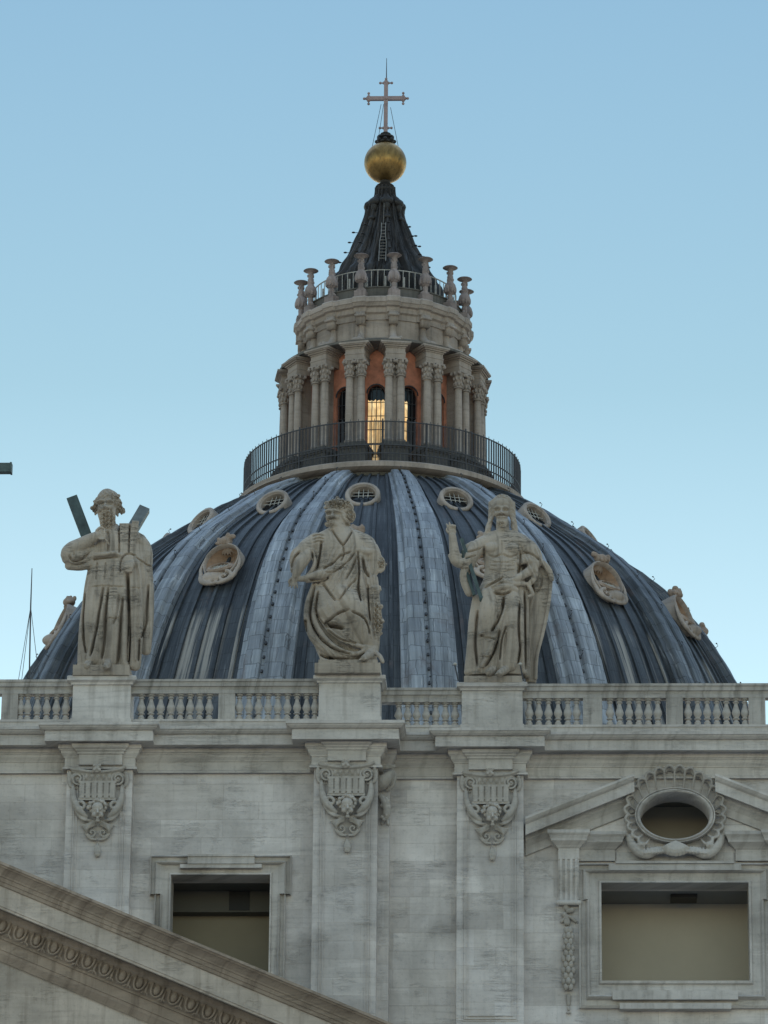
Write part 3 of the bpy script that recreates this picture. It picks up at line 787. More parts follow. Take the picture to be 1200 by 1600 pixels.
# ------------------------------------------------------------------ portico pediment, lower left
YT = -3.6
def pedz(x, py0=1346): # height of the pediment's top edge line at world x
    return None
A0 = at(0, 1345, YT-2.0); A1 = at(618, 1601, YT-2.0)
slope = (A1.z-A0.z)/(A1.x-A0.x)
xap = A0.x-6.5                      # apex, out of the picture to the left
zap = A0.z+slope*(xap-A0.x)
xlo = A1.x+1.2
ped = empty('portico_pediment', (xap, YT, 0), 'brown stained sloping pediment with an egg and dart band, crossing the lower left corner', 'pediment')
def slant(mb, pr, x0, x1, mi=0):
    """pr: (protrusion, drop in photo pixels measured straight down at the left edge)"""
    rows = []
    for x in (x0, x1):
        t = slope*(x-A0.x) if x >= xap else 0
        rows.append([(x, YT-p, A0.z+t-q/43.4 + (2.0-p)*.307) for p, q in pr])
    mb.grid(rows, True, True, mi)
def slant_m(mb, pr, mi=0):
    slant(mb, pr, xap, xlo, mi)
    n0 = len(mb.v)
    # mirrored half
    rows = []
    for x in (xap, xlo):
        t = slope*(x-A0.x)
        rows.append([(2*xap-x, YT-p, A0.z+t-q/43.4 + (2.0-p)*.307) for p, q in pr])
    mb.grid(rows, True, True, mi)
# note: drop q compensates the view from below so each line lands where it is seen
b = MB(); slant_m(b, [(-.3, 34), (2.0, 0), (2.0, 4), (1.92, 5), (1.9, 8), (1.82, 9), (1.72, 14), (1.62, 20), (1.60, 23), (1.56, 24), (1.54, 30), (1.50, 31), (1.49, 36), (1.44, 37), (1.43, 38), (-.3, 60)])
b.make('crown_moulding', M['brown'], ped)
b = MB(); slant_m(b, [(-.28, 60.2), (1.42, 38.1), (1.42, 66), (1.38, 67), (1.38, 70), (1.34, 71), (1.30, 71.5), (.62, 75), (-.28, 90)])
b.make('fascia', M['brownlight'], ped)
b = MB(); slant_m(b, [(-.26, 90.4), (.60, 76), (.60, 84), (.56, 86), (.50, 90), (.40, 108), (.38, 112), (.36, 112.5), (.36, 117), (.28, 118), (.28, 133), (.24, 134), (.22, 139), (.17, 143), (.10, 149), (.08, 151), (-.26, 151)])
b.make('bed_moulding', M['brown'], ped)
# egg and dart carving
b = MB(); x = xap+.3; stp = .562
ca_ = math.atan(slope)
while x < xlo-.3:
    z_ = lambda q, p: A0.z+slope*(x-A0.x)-q/43.4+(2.0-p)*.307
    c = Vector((x, YT-.50, z_(99, .50)))
    ax = Vector((math.cos(ca_), 0, math.sin(ca_))); az = Vector((-math.sin(ca_), 0, math.cos(ca_)))
    rot = Matrix((ax, Vector((0,1,0)), az)).transposed()
    b.ell(c+az*.03, .115, .11, .19, rot, 9)
    arc = [c + ax*(.19*math.cos(t))*(1 if True else 0) + az*(.27*math.sin(t)+.05) + Vector((0,-.05,0)) for t in [PI+PI*j/8 for j in range(9)]]
    arc = [arc[0]+az*.16] + arc + [arc[-1]+az*.16]
    b.tube(arc, .036, 6)
    d = c+ax*stp*.5+Vector((0,-.02,0))
    b.tube([d+az*.12, d-az*.12, d-az*.28], [.02, .045, .012], 6)
    for s_ in (-1, 1): b.tube([d-az*.16, d+ax*s_*.09-az*.22, d+ax*s_*.13-az*.29], [.02, .03, .015], 6)
    x += stp
b.make('egg_and_dart_band', M['brown'], ped, smooth=True)
b = MB()
ztl = A0.z-151/43.4+(1.9)*.307
b.add([(xap*2-xlo, YT, 0), (xlo, YT, 0), (xlo, YT, ztl+slope*(xlo-A0.x)+.05), (xap, YT, ztl+slope*(xap-A0.x)+.05), (xap*2-xlo, YT, ztl+slope*(xlo-A0.x)+.05),
       (xap*2-xlo, YT+3.5, 0), (xlo, YT+3.5, 0), (xlo, YT+3.5, ztl+slope*(xlo-A0.x)+.05), (xap, YT+3.5, ztl+slope*(xap-A0.x)+.05), (xap*2-xlo, YT+3.5, ztl+slope*(xlo-A0.x)+.05)],
      [(0,1,2,3,4), (9,8,7,6,5), (0,5,6,1), (1,6,7,2), (2,7,8,3), (3,8,9,4), (4,9,5,0)])
b.make('tympanum', M['brownlight'], ped)

# ------------------------------------------------------------------ dome
YD = 140.0
def axp(py): return at(602-.0096*(py-250), py, YD)
AX = axp(800)
f0 = Vector((CAM.x-AX.x, CAM.y-YD, 0)).normalized()
rg = Vector((-f0.y, f0.x, 0))
def pos(a, r, z): return Vector((AX.x, YD, 0)) + rg*(math.sin(a)*r) + f0*(math.cos(a)*r) + Vector((0, 0, z))
def odir(a): return rg*math.sin(a)+f0*math.cos(a)
def tdir(a): return rg*math.cos(a)-f0*math.sin(a)
def za(py): return axp(py).z
def mpp(py): return (axp(py)-CAM).dot(fw)/F
DZ0, DR, DC = 72.0, 33.0, 4.5
def drz(t):   # t 0 spring .. 1 top
    a1 = math.acos((8.9+DC)/DR); a = a1*t
    g = lambda c, w_: math.exp(-((t-c)/w_)**2)
    return DR*math.cos(a)-DC-.5*g(.80, .10)-.25*g(.5, .13)-.15*g(.12, .2)-.85*g(.30, .17), DZ0+DR*math.sin(a), a
def domez(rr):
    q = [drz(i/200) for i in range(201)]
    return float(np.interp(-rr, [-x[0] for x in q], [x[1] for x in q]))
ARC = DR*math.acos((8.9+DC)/DR)
dome = empty('dome', (AX.x, YD, 0), 'great ribbed dome clad in dark lead sheets rising behind the balustrade', 'dome')
A_RIB = R(6.65); A_PAN = R(-4.6); STEP = R(22.5)
def uvmesh(name, rows, uvs, mat, parent, closed=False, extra=None):
    b = MB(); b.grid(rows, closed, False)
    nm = len(rows[0]); flat = [u for r in uvs for u in r]
    if extra:
        for (rw, uv_) in extra:
            b.grid(rw, False, False); flat += [u for r in uv_ for u in r]
    o = b.make(name, mat, parent, recalc=False)
    me = o.data; ul = me.uv_layers.new(name='UVMap')
    for lp in me.loops: ul.data[lp.index].uv = flat[lp.vertex_index]
    return o
# shell: 16 panels, each a little hollow between the ribs
rows, uvs = [], []
NV = 56; NA = 16*14
for i in range(NV+1):
    r, z, a_ = drz(i/NV); rw, uv_ = [], []
    for j in range(NA+1):
        az = 2*PI*j/NA; ph = ((az-A_RIB+PI) % STEP)/STEP
        rw.append(pos(az+PI, r, z)); uv_.append((j/NA*182, ARC*i/NV))
    rows.append(rw); uvs.append(uv_)
# standing seams on every panel
extra = []
for k in range(16):
    ac = A_PAN+k*STEP
    if math.cos(ac) < -.35: continue
    for fo in (-.27, -.14, 0, .14, .27):
        rw, uv_ = [], []
        for i in range(0, 41):
            t = i/40*.985; r, z, a_ = drz(t); a = ac+fo*STEP
            n_ = odir(a)*math.cos(a_)+Vector((0, 0, math.sin(a_))); T = tdir(a); P0 = pos(a, r, z); w_ = .05+.11*r/29
            rw.append([P0-T*w_-n_*.05, P0-T*w_*.8+n_*.14, P0+T*w_*.8+n_*.14, P0+T*w_-n_*.05])
            uv_.append([(k*7+fo*20+d, ARC*t) for d in (-.2, -.05, .1, .25)])
        extra.append((rw, uv_))
uvmesh('lead_shell', rows, uvs, M['lead'], dome, False, extra)
def rib(k, name='rib'):
    a = A_RIB+k*STEP; T = tdir(a)
    rw, uv_ = [], []
    sec = [(-1, -.12), (-1, .30), (-.78, .38), (-.74, .66), (-.68, .74), (-.20, .78), (-.15, .72), (-.12, .50), (.02, .50), (.05, .72), (.10, .78), (.70, .74), (.76, .66), (.80, .38), (1, .30), (1, -.12)]
    for i in range(0, 61):
        t = i/60*.995; r, z, a_ = drz(t); n_ = odir(a)*math.cos(a_)+Vector((0, 0, math.sin(a_))); P0 = pos(a, r, z); wd = .16+.062*r; h = .35+.75*r/29
        jit = .02*math.sin(i*2.3+k)
        rw.append([P0+T*(u*wd)+n_*(v*h+jit) for u, v in sec]); uv_.append([(k*9.3+u*wd+v*.5, ARC*t) for u, v in sec])
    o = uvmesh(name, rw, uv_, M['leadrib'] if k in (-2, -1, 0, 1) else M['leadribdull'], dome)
    o.data.materials.append(M['iron'])
    # small cleats along the groove and a few lamp hooks, part of the rib itself
    b = MB()
    for i in range(34):
        t = .02+i/34*.96; r, z, a_ = drz(t); n_ = odir(a)*math.cos(a_)+Vector((0, 0, math.sin(a_))); tv = -odir(a)*math.sin(a_)+Vector((0, 0, math.cos(a_))); P0 = pos(a, r, z); wd = .16+.062*r; h = .35+.75*r/29
        b.obox(P0+T*(-.05*wd)+n_*(.55*h), T*.06, tv*.10, n_*.08)
        if i % 3 == 0:
            q = P0+T*(-.05*wd)+n_*(.70*h); b.tube([q, q+n_*.28, q+n_*.30+tv*.16], .02, 5)
            b.ell(q+n_*.30+tv*.2, .06, .06, .04, n=6)
    me = bpy.data.meshes.new('t'); w0 = wloc(dome); me.from_pydata([(p[0]-w0.x, p[1]-w0.y, p[2]-w0.z) for p in b.v], [], b.f)
    me.polygons.foreach_set('material_index', [1]*len(me.polygons))
    bm = bmesh.new(); bm.from_mesh(o.data); bm.from_mesh(me); bm.to_mesh(o.data); bm.free(); bpy.data.meshes.remove(me)
for k in range(-5, 6): rib(k)
# drum below, mostly hidden by the church front
b = MB(); b.lathe([(29.6, 73.3), (30.4, 72.6), (30.4, 71.6), (29.4, 71), (28.2, 70.6), (28.2, 66.6), (29, 66.2), (29, 65.4), (27.5, 65), (27.5, 44), (27.5, 0)], (AX.x, YD, 0), 96)
for k in range(16):
    a = A_RIB+k*STEP
    b.obox(pos(a, 28.6, 57), tdir(a)*1.4, odir(a)*1.6, Vector((0, 0, 9.5))); b.obox(pos(a, 29.0, 69), tdir(a)*1.3, odir(a)*.9, Vector((0, 0, 1.7)))
b.make('drum', M['lantern'], dome)
# upper round windows
def local(a, r, z, tilt=0):
    T = tdir(a); O = odir(a)*math.cos(tilt)+Vector((0, 0, math.sin(tilt))); U = Vector((0, 0, math.cos(tilt)))-odir(a)*math.sin(tilt)
    P0 = pos(a, r, z)
    return (lambda u, v, w_: P0+T*u+U*v+O*w_), T, U, O
def ringrows(L, prof_, su=1, sv=1, n=28):
    return [[L(math.cos(2*PI*i/n)*rr*su, math.sin(2*PI*i/n)*rr*sv, w_) for i in range(n)] for rr, w_ in prof_]
def oculus(k):
    a = A_PAN+k*STEP; rr = 15.0; z = domez(rr)
    L, T, U, O = local(a, rr+.38, z+.10, R(29))
    e = empty('round_window', pos(a, rr, z), parent=dome)
    b = MB(); b.grid(ringrows(L, [(1.12, -2.6), (1.14, .12), (1.10, .20), (1.0, .24), (.90, .22), (.86, .12), (.82, .10), (.80, -.3)]), True, False)
    b.make('stone_ring', M['lantern'], e, smooth=True, auto=50)
    b = MB(); b.grid([[L(math.cos(2*PI*i/28)*.77, math.sin(2*PI*i/28)*.77, -.28) for i in range(28)], [L(math.cos(2*PI*i/28)*.02, math.sin(2*PI*i/28)*.02, -.27) for i in range(28)]], True, True)
    b.make('pane', M['glass'], e)
    b = MB()
    for u in (-.28, .02, .32): b.tube([L(u, -.05, -.1), L(u, math.sqrt(.6-u*u), -.1)], .028, 5)
    for v in (.12, .42): b.tube([L(-math.sqrt(.6-v*v), v, -.1), L(math.sqrt(.6-v*v), v, -.1)], .028, 5)
    b.make('grille', M['ironpale'], e)
def dormer(k):
    a = A_PAN+k*STEP; rr = 21.4; z = domez(rr)
    L, T, U, O = local(a, rr+.16, z+.05, R(20))
    e = empty('dormer_window', pos(a, rr, z), parent=dome)
    def shield(s_, w_, dv=0):
        return [L(s_*1.28*math.cos(t)*(1+.10*math.sin(t)), dv+s_*1.45*math.sin(t), w_) for t in [2*PI*i/32 for i in range(32)]]
    b = MB()
    b.grid([shield(1.0, -3.4), shield(1.0, .50), shield(.97, .60), shield(.92, .62), shield(.88, .52), shield(.87, .3)], True, False)
    b.make('stone_rim', M['lantern'], e, smooth=True, auto=50)
    b = MB()
    def bowl(s_, w_, k1):
        return [L(s_*1.28*math.cos(t)*(1+.10*math.sin(t)), s_*1.45*math.sin(t), w_-k1*max(0, math.sin(t))+.12*k1*(k_ % 2)*(math.sin(t) > .2)) for k_, t in enumerate([2*PI*i/32 for i in range(32)])]
    b.grid([bowl(.90, .44, 0), bowl(.84, .30, .25), bowl(.66, .22, .6), bowl(.42, .20, .6), bowl(.2, .25, .35), bowl(.02, .28, .05)], True, False)
    b.make('hood', M['niche'], e, smooth=True, auto=50)
    # sloping sill with oval lattice window
    b = MB(); L2 = lambda u, v, w_: L(u, v*.80-.42, w_+.50-v*.45)
    b.grid(ringrows(L2, [(.98, -.7), (.95, .0), (.86, .06), (.80, .14), (.68, .16), (.62, .06), (.60, -.1)], 1.0, .66), True, False)
    b.make('sill', M['dormer'], e, smooth=True, auto=50)
    b = MB(); b.grid([[L2(math.cos(2*PI*i/28)*.62, math.sin(2*PI*i/28)*.62*.62, -.02) for i in range(28)], [L2(math.cos(2*PI*i/28)*.02, math.sin(2*PI*i/28)*.02, -.035) for i in range(28)]], True, True)
    b.make('pane', M['glass'], e)
    b = MB()
    for u in (-.36, -.12, .12, .36):
        q = math.sqrt(max(0, .38-u*u))*.62; b.tube([L2(u, -q, .03), L2(u+.1, q, .03)], .03, 5)
    for v in (-.18, .0, .18):
        q = math.sqrt(max(0, .36-(v/.62)**2)); b.tube([L2(-q, v, .03), L2(q, v, .03)], .03, 5)
    b.make('lattice', M['ironpale'], e)
    # shell crest, radiating flutes and scrolled foot
    b = MB(); rnd = random.Random(k+20)
    b.ell(L(0, 1.65, .5), .42, .3, .34)
    for j in range(18): b.ell(L(rnd.uniform(-.6, .6), 1.6+rnd.uniform(-.2, .35), .5+rnd.uniform(-.2, .2)), rnd.uniform(.1, .22), rnd.uniform(.1, .2), rnd.uniform(.1, .24), n=7)
    for j in range(9):
        t = PI*(.12+.76*j/8); b.tube([L(.15*math.cos(t), 1.45-.1*math.sin(t), .3), L(.8*math.cos(t), 1.40-.5*math.sin(t), -.1)], [.07, .05], 6)
    finish('crest', remesh(b, .06, 0), M['dormer'], e)
    b = MB()
    for s_ in (-1, 1):
        pts, rad = [], []
        for j in range(22):
            t = j/21; q = PI*.5-s_*2*PI*1.25*t; r_ = .52*(1-t)**.7; pts.append(L(s_*.55+r_*math.cos(q), -1.3+r_*math.sin(q)*.8, .62)); rad.append(.13*(1-.4*t))
        b.tube(pts, rad, 8)
        b.tube([L(s_*1.25, -.7, .5), L(s_*1.2, -1.2, .55), L(s_*.9, -1.6, .6), L(s_*.2, -1.75, .6), L(0, -1.6, .6)], [.12, .16, .13, .12, .1], 8, sub=4)
        b.tube([L(s_*1.25, .3, .5), L(s_*1.36, -.4, .5), L(s_*1.25, -.9, .5)], [.08, .12, .14], 8, sub=4)
    b.ell(L(0, -1.1, .2), 1.05, .5, .5)
    finish('scrolled_foot', remesh(b, .05, 0), M['lantern'], e)
for k in range(-4, 5): oculus(k); dormer(k)

# ------------------------------------------------------------------ lantern on top of the dome
lan = empty('lantern', (AX.x, YD, 102), 'columned stone lantern on top of the dome with red walls and a lit window', 'lantern')
LC = (AX.x, YD, 0)
zb0 = za(800); b = MB()
b.lathe([(8.2, zb0-1.9), (9.1, zb0-1.0), (9.3, zb0-.5), (9.0, zb0-.49)], LC, 96)
b.make('lead_apron', M['lanterndark'], lan, smooth=True, auto=30)
b = MB()
b.lathe([(8.9, zb0-.48), (9.6, zb0-.44), (9.8, zb0-.36), (9.95, zb0-.3), (9.95, zb0+.02), (9.8, zb0+.12), (9.0, zb0+.14), (5.0, zb0+.14)], LC, 96)
b.make('balcony_ledge', M['lantern'], lan, smooth=True, auto=30)
# iron railing
zr1 = za(734); b = MB(); Rr = 9.35
for i in range(220):
    a = 2*PI*i/220; p = pos(a, Rr, 0); t = .03
    top = zr1+(.18 if i % 2 == 0 else .05)
    b.tube([(p.x, p.y, zb0+.1), (p.x, p.y, top)], .022 if i % 11 else .05, 4)
for zz_ in (zb0+.15, zb0+.8, zb0+1.4, zr1):
    b.lathe([(Rr-.03, zz_-.035), (Rr+.03, zz_-.035), (Rr+.03, zz_+.035), (Rr-.03, zz_+.035)], LC, 96, closed=True)
for i in range(440):
    a = 2*PI*(i+.5)/440; p = pos(a, Rr, 0); b.tube([(p.x, p.y, zb0+.1), (p.x, p.y, zr1-.02)], .017, 4)
b.make('railing', M['iron'], lan)
# inner wall with arched openings
zwt = za(594); zaT = za(647.5); RW, RI = 5.65, 5.2
bw = MB()
for k in range(16):
    ac = A_PAN+k*STEP; hw = .62/RW; zs_ = zaT-.62
    def strip(a0, a1, zf0, zf1, m_=4):
        ro = []
        for i in range(m_+1):
            a = a0+(a1-a0)*i/m_
            ro.append([pos(a, RW, zf0(a)), pos(a, RW, zf1(a)), pos(a, RI, zf1(a)), pos(a, RI, zf0(a))])
        bw.grid(ro, True, True)
    strip(ac-STEP/2, ac-hw, lambda a: zb0, lambda a: zwt)
    strip(ac+hw, ac+STEP/2, lambda a: zb0, lambda a: zwt)
    strip(ac-hw, ac+hw, lambda a: zs_+math.sqrt(max(0, .62**2-((a-ac)*RW)**2)), lambda a: zwt, 14)
    strip(ac-hw, ac+hw, lambda a: zb0, lambda a: zb0+1.0)
bw.make('red_wall', M['plaster'], lan)
for k in range(-4, 5):
    ac = A_PAN+k*STEP; hw = .62/RW
    e = empty('arched_window', pos(ac, RW, zb0+1), parent=lan)
    b = MB(); b.grid([[pos(ac-hw*1.02+hw*2.04*i/6, RI+.12, zz_) for i in range(7)] for zz_ in (zb0+1.0, zaT)], False, False)
    b.make('pane', M['glass'], e)
    b = MB()
    for i in (0, 1, 2, 3, 4):
        a = ac-hw+hw*2*i/4; b.tube([pos(a, RI+.22, zb0+1), pos(a, RI+.22, zaT-(.35 if i in (0, 4) else .02))], .03, 5)
    for i in range(7):
        zz_ = zb0+1+(zaT-zb0-1.2)*i/6; b.tube([pos(ac-hw, RI+.22, zz_), pos(ac+hw, RI+.22, zz_)], .03, 5)
    for q in (0,):
        pts = [pos(ac+hw*math.cos(t), RW+.05, zaT-.62+.62*math.sin(t)) for t in [PI*j/10 for j in range(11)]]; b.tube(pts, .05, 6)
    b.make('glazing_bars', M['iron'], e)
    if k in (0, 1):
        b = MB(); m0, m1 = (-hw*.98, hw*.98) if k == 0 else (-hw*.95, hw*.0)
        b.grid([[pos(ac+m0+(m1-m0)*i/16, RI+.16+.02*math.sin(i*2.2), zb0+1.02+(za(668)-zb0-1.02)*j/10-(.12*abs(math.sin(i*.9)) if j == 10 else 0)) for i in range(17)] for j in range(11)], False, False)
        b.make('lit_curtain', M['lit'], e)  # added glowing sheet in place of sun shining through the window
zi = MB(); zi.lathe([(5.0, zb0), (5.0, zwt)], LC, 64); zi.make('inner_lining', M['black'], lan)  # added black cylinder so sky does not show through the windows
# paired columns on pedestals with an entablature block over each pair
zpt = za(748); zc1 = zpt+.05; zcb = za(643); zct = za(618); zet = za(594)
def col_pair(k):
    a = A_RIB+k*STEP
    L, T, U, O = local(a, 0, 0)
    e = empty('column_pair', pos(a, 6.6, zb0), parent=lan)
    def blk(b, u, r0, r1, z0, z1): b.obox(L(0, (z0+z1)/2, (r0+r1)/2), T*u, Vector((0, 0, (z1-z0)/2)), O*((r1-r0)/2))
    b = MB(); h = zpt-zb0
    blk(b, .88, 5.5, 7.35, zb0, zpt-.45); blk(b, .98, 5.5, 7.48, zb0, zb0+.35); blk(b, .96, 5.5, 7.45, zpt-.45, zpt-.36); blk(b, 1.04, 5.5, 7.56, zpt-.36, zpt-.2); blk(b, .9, 5.5, 7.38, zpt-.2, zpt+.02)
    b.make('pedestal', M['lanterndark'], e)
    b = MB(); blk(b, .24, 5.5, 6.62, zpt+.01, zct-.02); b.make('spur', M['lantern'], e)
    for s_ in (-1, 1):
        c = L(s_*.40, 0, 6.75); c.z = 0
        b = MB(); H = zcb-zc1
        b.lathe([(.37, 0), (.37, .12), (.32, .14), (.35, .22), (.31, .28), (.275, .34), (.28, H*.4), (.262, H*.75), (.24, H-.08), (.34, H-.05), (.34, H), (.1, H)], (c.x, c.y, zc1), 20)
        b.make('column', M['lantern'], e, smooth=True, auto=40)
        b = MB(); b.lathe([(.26, 0), (.28, .3), (.31, .8), (.38, zct-zcb-.12), (.38, zct-zcb-.1)], (c.x, c.y, zcb), 14)
        rnd = random.Random(k*3+s_)
        for lv, rr_, n_ in ((.2, .36, 8), (.55, .42, 8), (.85, .48, 6)):
            for j in range(n_):
                t = 2*PI*(j+lv)/n_; p = Vector((c.x+rr_*.78*math.cos(t), c.y+rr_*.85*math.sin(t), zcb+lv*(zct-zcb)*.95)); b.ell(p, .085, .085, .15, n=6)
        for sx in (-1, 1):
            for sy in (-1, 1): b.ell(c+T*sx*.33+O*sy*.33+Vector((0, 0, zct-.2)), .13, .13, .13, n=6)
        b.obox(c+Vector((0, 0, zct-.06)), T*.36, O*.42, Vector((0, 0, .06)))
        b.make('capital', M['lantern'], e)
    b = MB(); d = zet-zct
    for u, r1, z0, z1 in ((.67, 7.04, 0, .30), (.70, 7.07, .30, .38), (.65, 7.02, .38, .66), (.70, 7.08, .66, .74), (.80, 7.18, .74, .84), (.95, 7.28, .84, .91), (1.02, 7.34, .91, 1.02)):
        blk(b, u, 5.55, r1, zct+z0*d, zct+z1*d)
    b.make('entablature_block', M['lantern'], e)
for k in range(16): col_pair(k)
# ring beams, attic, consoles
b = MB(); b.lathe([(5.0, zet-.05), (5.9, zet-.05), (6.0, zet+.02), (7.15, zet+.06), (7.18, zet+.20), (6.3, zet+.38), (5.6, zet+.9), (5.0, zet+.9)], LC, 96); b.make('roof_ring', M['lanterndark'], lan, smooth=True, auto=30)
zat0, zat1, zat2 = za(594)+.2, za(535), za(513)
b = MB(); b.lathe([(5.3, zat0), (5.35, zat1-.15), (5.2, zat1-.1)], LC, 96); b.make('attic_wall', M['lantern'], lan, smooth=True, auto=30)
rows = []
pr = [(5.2, zat1-.55), (5.42, zat1-.5), (5.45, zat1-.12), (5.62, zat1-.02), (5.66, zat1+.3), (5.85, zat1+.36), (5.95, zat1+.55), (6.02, zat1+.6), (6.02, zat2-.12), (5.9, zat2), (5.0, zat2)]
n = 320
for i in range(n):
    a = 2*PI*i/n; ph = ((a-A_RIB+STEP/2) % STEP)/STEP-.5; bump = .16 if abs(ph) < .2 else 0
    rows.append([pos(a, r_+(bump if q not in (0, len(pr)-1) else 0), z_) for q, (r_, z_) in enumerate(pr)])
rows.append(rows[0]); b = MB(); b.grid(rows, False, False); b.make('attic_cornice', M['lantern'], lan)
for k in range(16):
    a = A_RIB+k*STEP; L, T, U, O = local(a, 0, 0); b = MB()
    zz0, zz1 = zat0+.1, zat1-.35
    b.obox(L(0, zz1-.1, 5.65), T*.30, Vector((0, 0, .45)), O*.22); b.obox(L(0, zz1+.05, 5.72), T*.36, Vector((0, 0, .08)), O*.30)
    b.tube([L(0, zz1-.35, 5.42), L(0, zz1-.9, 5.42), L(0, zz0+.8, 5.5), L(0, zz0+.4, 5.85), L(0, zz0+.15, 6.4)], [.22, .22, .26, .28, .24], 10, sub=3)
    b.cap(L(-.2, zz0+.12, 6.45), L(.2, zz0+.12, 6.45), .24, .24)
    rnd = random.Random(k+60)
    for j in range(9): b.ell(L(rnd.uniform(-.55, .55), zz0+rnd.uniform(.0, .45), 5.9+rnd.uniform(-.4, .4)), .15, .15, .18, n=6)
    b.make('scroll_console', M['lantern'], lan, smooth=True)
# parapet, candelabra finials and upper railing
zp0, zp1 = zat2, za(495)
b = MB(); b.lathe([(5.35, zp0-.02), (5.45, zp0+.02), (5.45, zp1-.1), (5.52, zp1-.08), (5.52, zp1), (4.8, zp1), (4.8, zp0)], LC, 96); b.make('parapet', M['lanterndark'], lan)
zf0, zf1 = za(513), za(446); H = zf1-zf0
fprof = [(.26, .13), (.20, .17), (.17, .24), (.19, .30), (.15, .33), (.28, .36), (.40, .42), (.42, .48), (.36, .56), (.24, .61), (.21, .64), (.24, .66), (.19, .70), (.22, .75), (.17, .78), (.20, .83), (.16, .87), (.20, .905), (.44, .94), (.52, .955), (.46, .97), (.2, .985), (.1, 1.0)]
for k in range(16):
    a = A_RIB+k*STEP; L, T, U, O = local(a, 0, 0); b = MB(); c = pos(a, 5.72, zf0)
    rows = [[(c.x, c.y, c.z)]]
    b.obox(c+Vector((0, 0, .22)), T*.40, O*.30, Vector((0, 0, .22)))
    for s_ in (-1, 1): b.tube([c+T*s_*.33+Vector((0, 0, .44)), c+T*s_*.26+Vector((0, 0, .55)), c+T*s_*.13+Vector((0, 0, .62)), c+T*s_*.10+Vector((0, 0, .8))], [.06, .09, .1, .06], 8, sub=3)
    b.lathe([(r_, z_*H) for r_, z_ in fprof], c, 16)
    for j in range(10):
        t = 2*PI*j/10; b.ell(c+Vector((.36*math.cos(t), .36*math.sin(t), H*.44)), .08, .08, .26, n=6); b.ell(c+Vector((.2*math.cos(t), .2*math.sin(t), H*(.68+.16*(j % 2)))), .06, .06, .12, n=5)
    b.make('candelabrum_finial', M['finial'], lan, smooth=True, auto=50)
b = MB(); Ru = 4.95; zu0, zu1 = zp1, za(465)
for i in range(72):
    a = 2*PI*i/72; b.tube([pos(a, Ru, zu0), pos(a, Ru, zu1)], .03, 5)
    if i % 3 == 0: b.obox(pos(a+.02, Ru-.1, zu0+.5), tdir(a)*.05, odir(a)*.05, Vector((0, 0, .5)))
for zz_ in (zu0+.06, zu1): b.lathe([(Ru-.035, zz_-.03), (Ru+.035, zz_-.03), (Ru+.035, zz_+.03), (Ru-.035, zz_+.03)], LC, 72, closed=True)
b.make('upper_railing', M['ironpale'], lan)
# spire: hollow curved cone with sixteen rough lead ribs
sp = [(3.55, za(495)), (3.35, za(450)), (3.05, za(438)), (2.75, za(428)), (2.5, za(414)), (2.15, za(400)), (1.80, za(380)), (1.50, za(362)), (1.28, za(345)), (1.16, za(332)), (1.05, za(318)), (.74, za(311)), (.66, za(303)), (.64, za(294))]
P_, Q_ = smooth_path([Vector((r_, 0, z_)) for r_, z_ in sp], [1]*len(sp), 4)
rows, uvs = [], []
n = 320; acc = 0
for i, p in enumerate(P_):
    if i: acc += (p-P_[i-1]).length
    rw, uv_ = [], []
    for j in range(n+1):
        a = 2*PI*j/n; ph = ((a-A_RIB) % (STEP))/STEP; rb_ = abs(ph-.5)*2
        nz = noise.noise(Vector((a*14, p.z*.5, 0)))*.09*p.x + noise.noise(Vector((a*34, p.z*1.1, 5)))*.045*p.x
        rr_ = p.x*(1+.17*max(0, (rb_-.5)/.5)**.7) + nz
        rw.append(pos(a, rr_, p.z)); uv_.append((a*6, acc))
    rows.append(rw); uvs.append(uv_)
uvmesh('spire_cone', rows, uvs, M['spire'], lan)
for k in range(8):
    b = MB(); a = A_RIB+k*STEP*2; L, T, U, O = local(a, 0, 0)
    z_ = za(324); b.cap(L(-.16, z_, 1.16), L(.16, z_, 1.16), .30, .30); b.tube([L(0, za(340), 1.12), L(0, z_, 1.12), L(0, za(316), .85), L(0, za(310), .6)], [.22, .3, .26, .2], 8, sub=2)
    z_ = za(351); b.cap(L(-.1, z_, 1.45), L(.1, z_, 1.45), .16, .16)
    b.make('spire_scroll', M['spire'], lan, smooth=True)
    for yy in (366, 382, 398, 414):
        b = MB(); q = L(0, za(yy), np.interp(za(yy), [s[1] for s in sp[1:]], [s[0] for s in sp[1:]])); b.tube([q-O*.1, q+O*.6], .025, 5); b.ell(q+O*.6, .13, .13, .045, n=6)
        b.make('lamp_bracket', M['iron'], lan)
b = MB(); zz_ = za(294)
b.lathe([(.62, -.1), (.70, 0), (.70, .12), (.60, .16), (.62, .3), (.66, .34), (.60, .42), (.40, .5), (.34, .62), (.4, .8)], (AX.x, YD, zz_-.25), 20)
b.make('spire_neck', M['spire'], lan, smooth=True, auto=40)
# ladder up the spire
b = MB()
def sprad(z_): return float(np.interp(z_, [s[1] for s in sp[1:]], [s[0] for s in sp[1:]]))*1.10+.1
aL = R(-2.5)
for s_ in (-1, 1):
    b.tube([pos(aL+s_*.09*2.6/max(sprad(za(y)), 1)*(1 if y > 385 else .6), sprad(za(y)), za(y)) for y in (438, 420, 400, 385, 372, 364)], .035, 5)
for y in range(366, 436, 6):
    w_ = .09*2.6/sprad(za(y))*(.55+.45*min(1, (y-364)/40)); b.tube([pos(aL-w_, sprad(za(y)), za(y)), pos(aL+w_, sprad(za(y)), za(y))], .028, 5)
b.tube([pos(aL, sprad(za(y)), za(y)) for y in (364, 350, 338, 325)], .02, 4)
b.make('ladder', M['iron2'], lan)
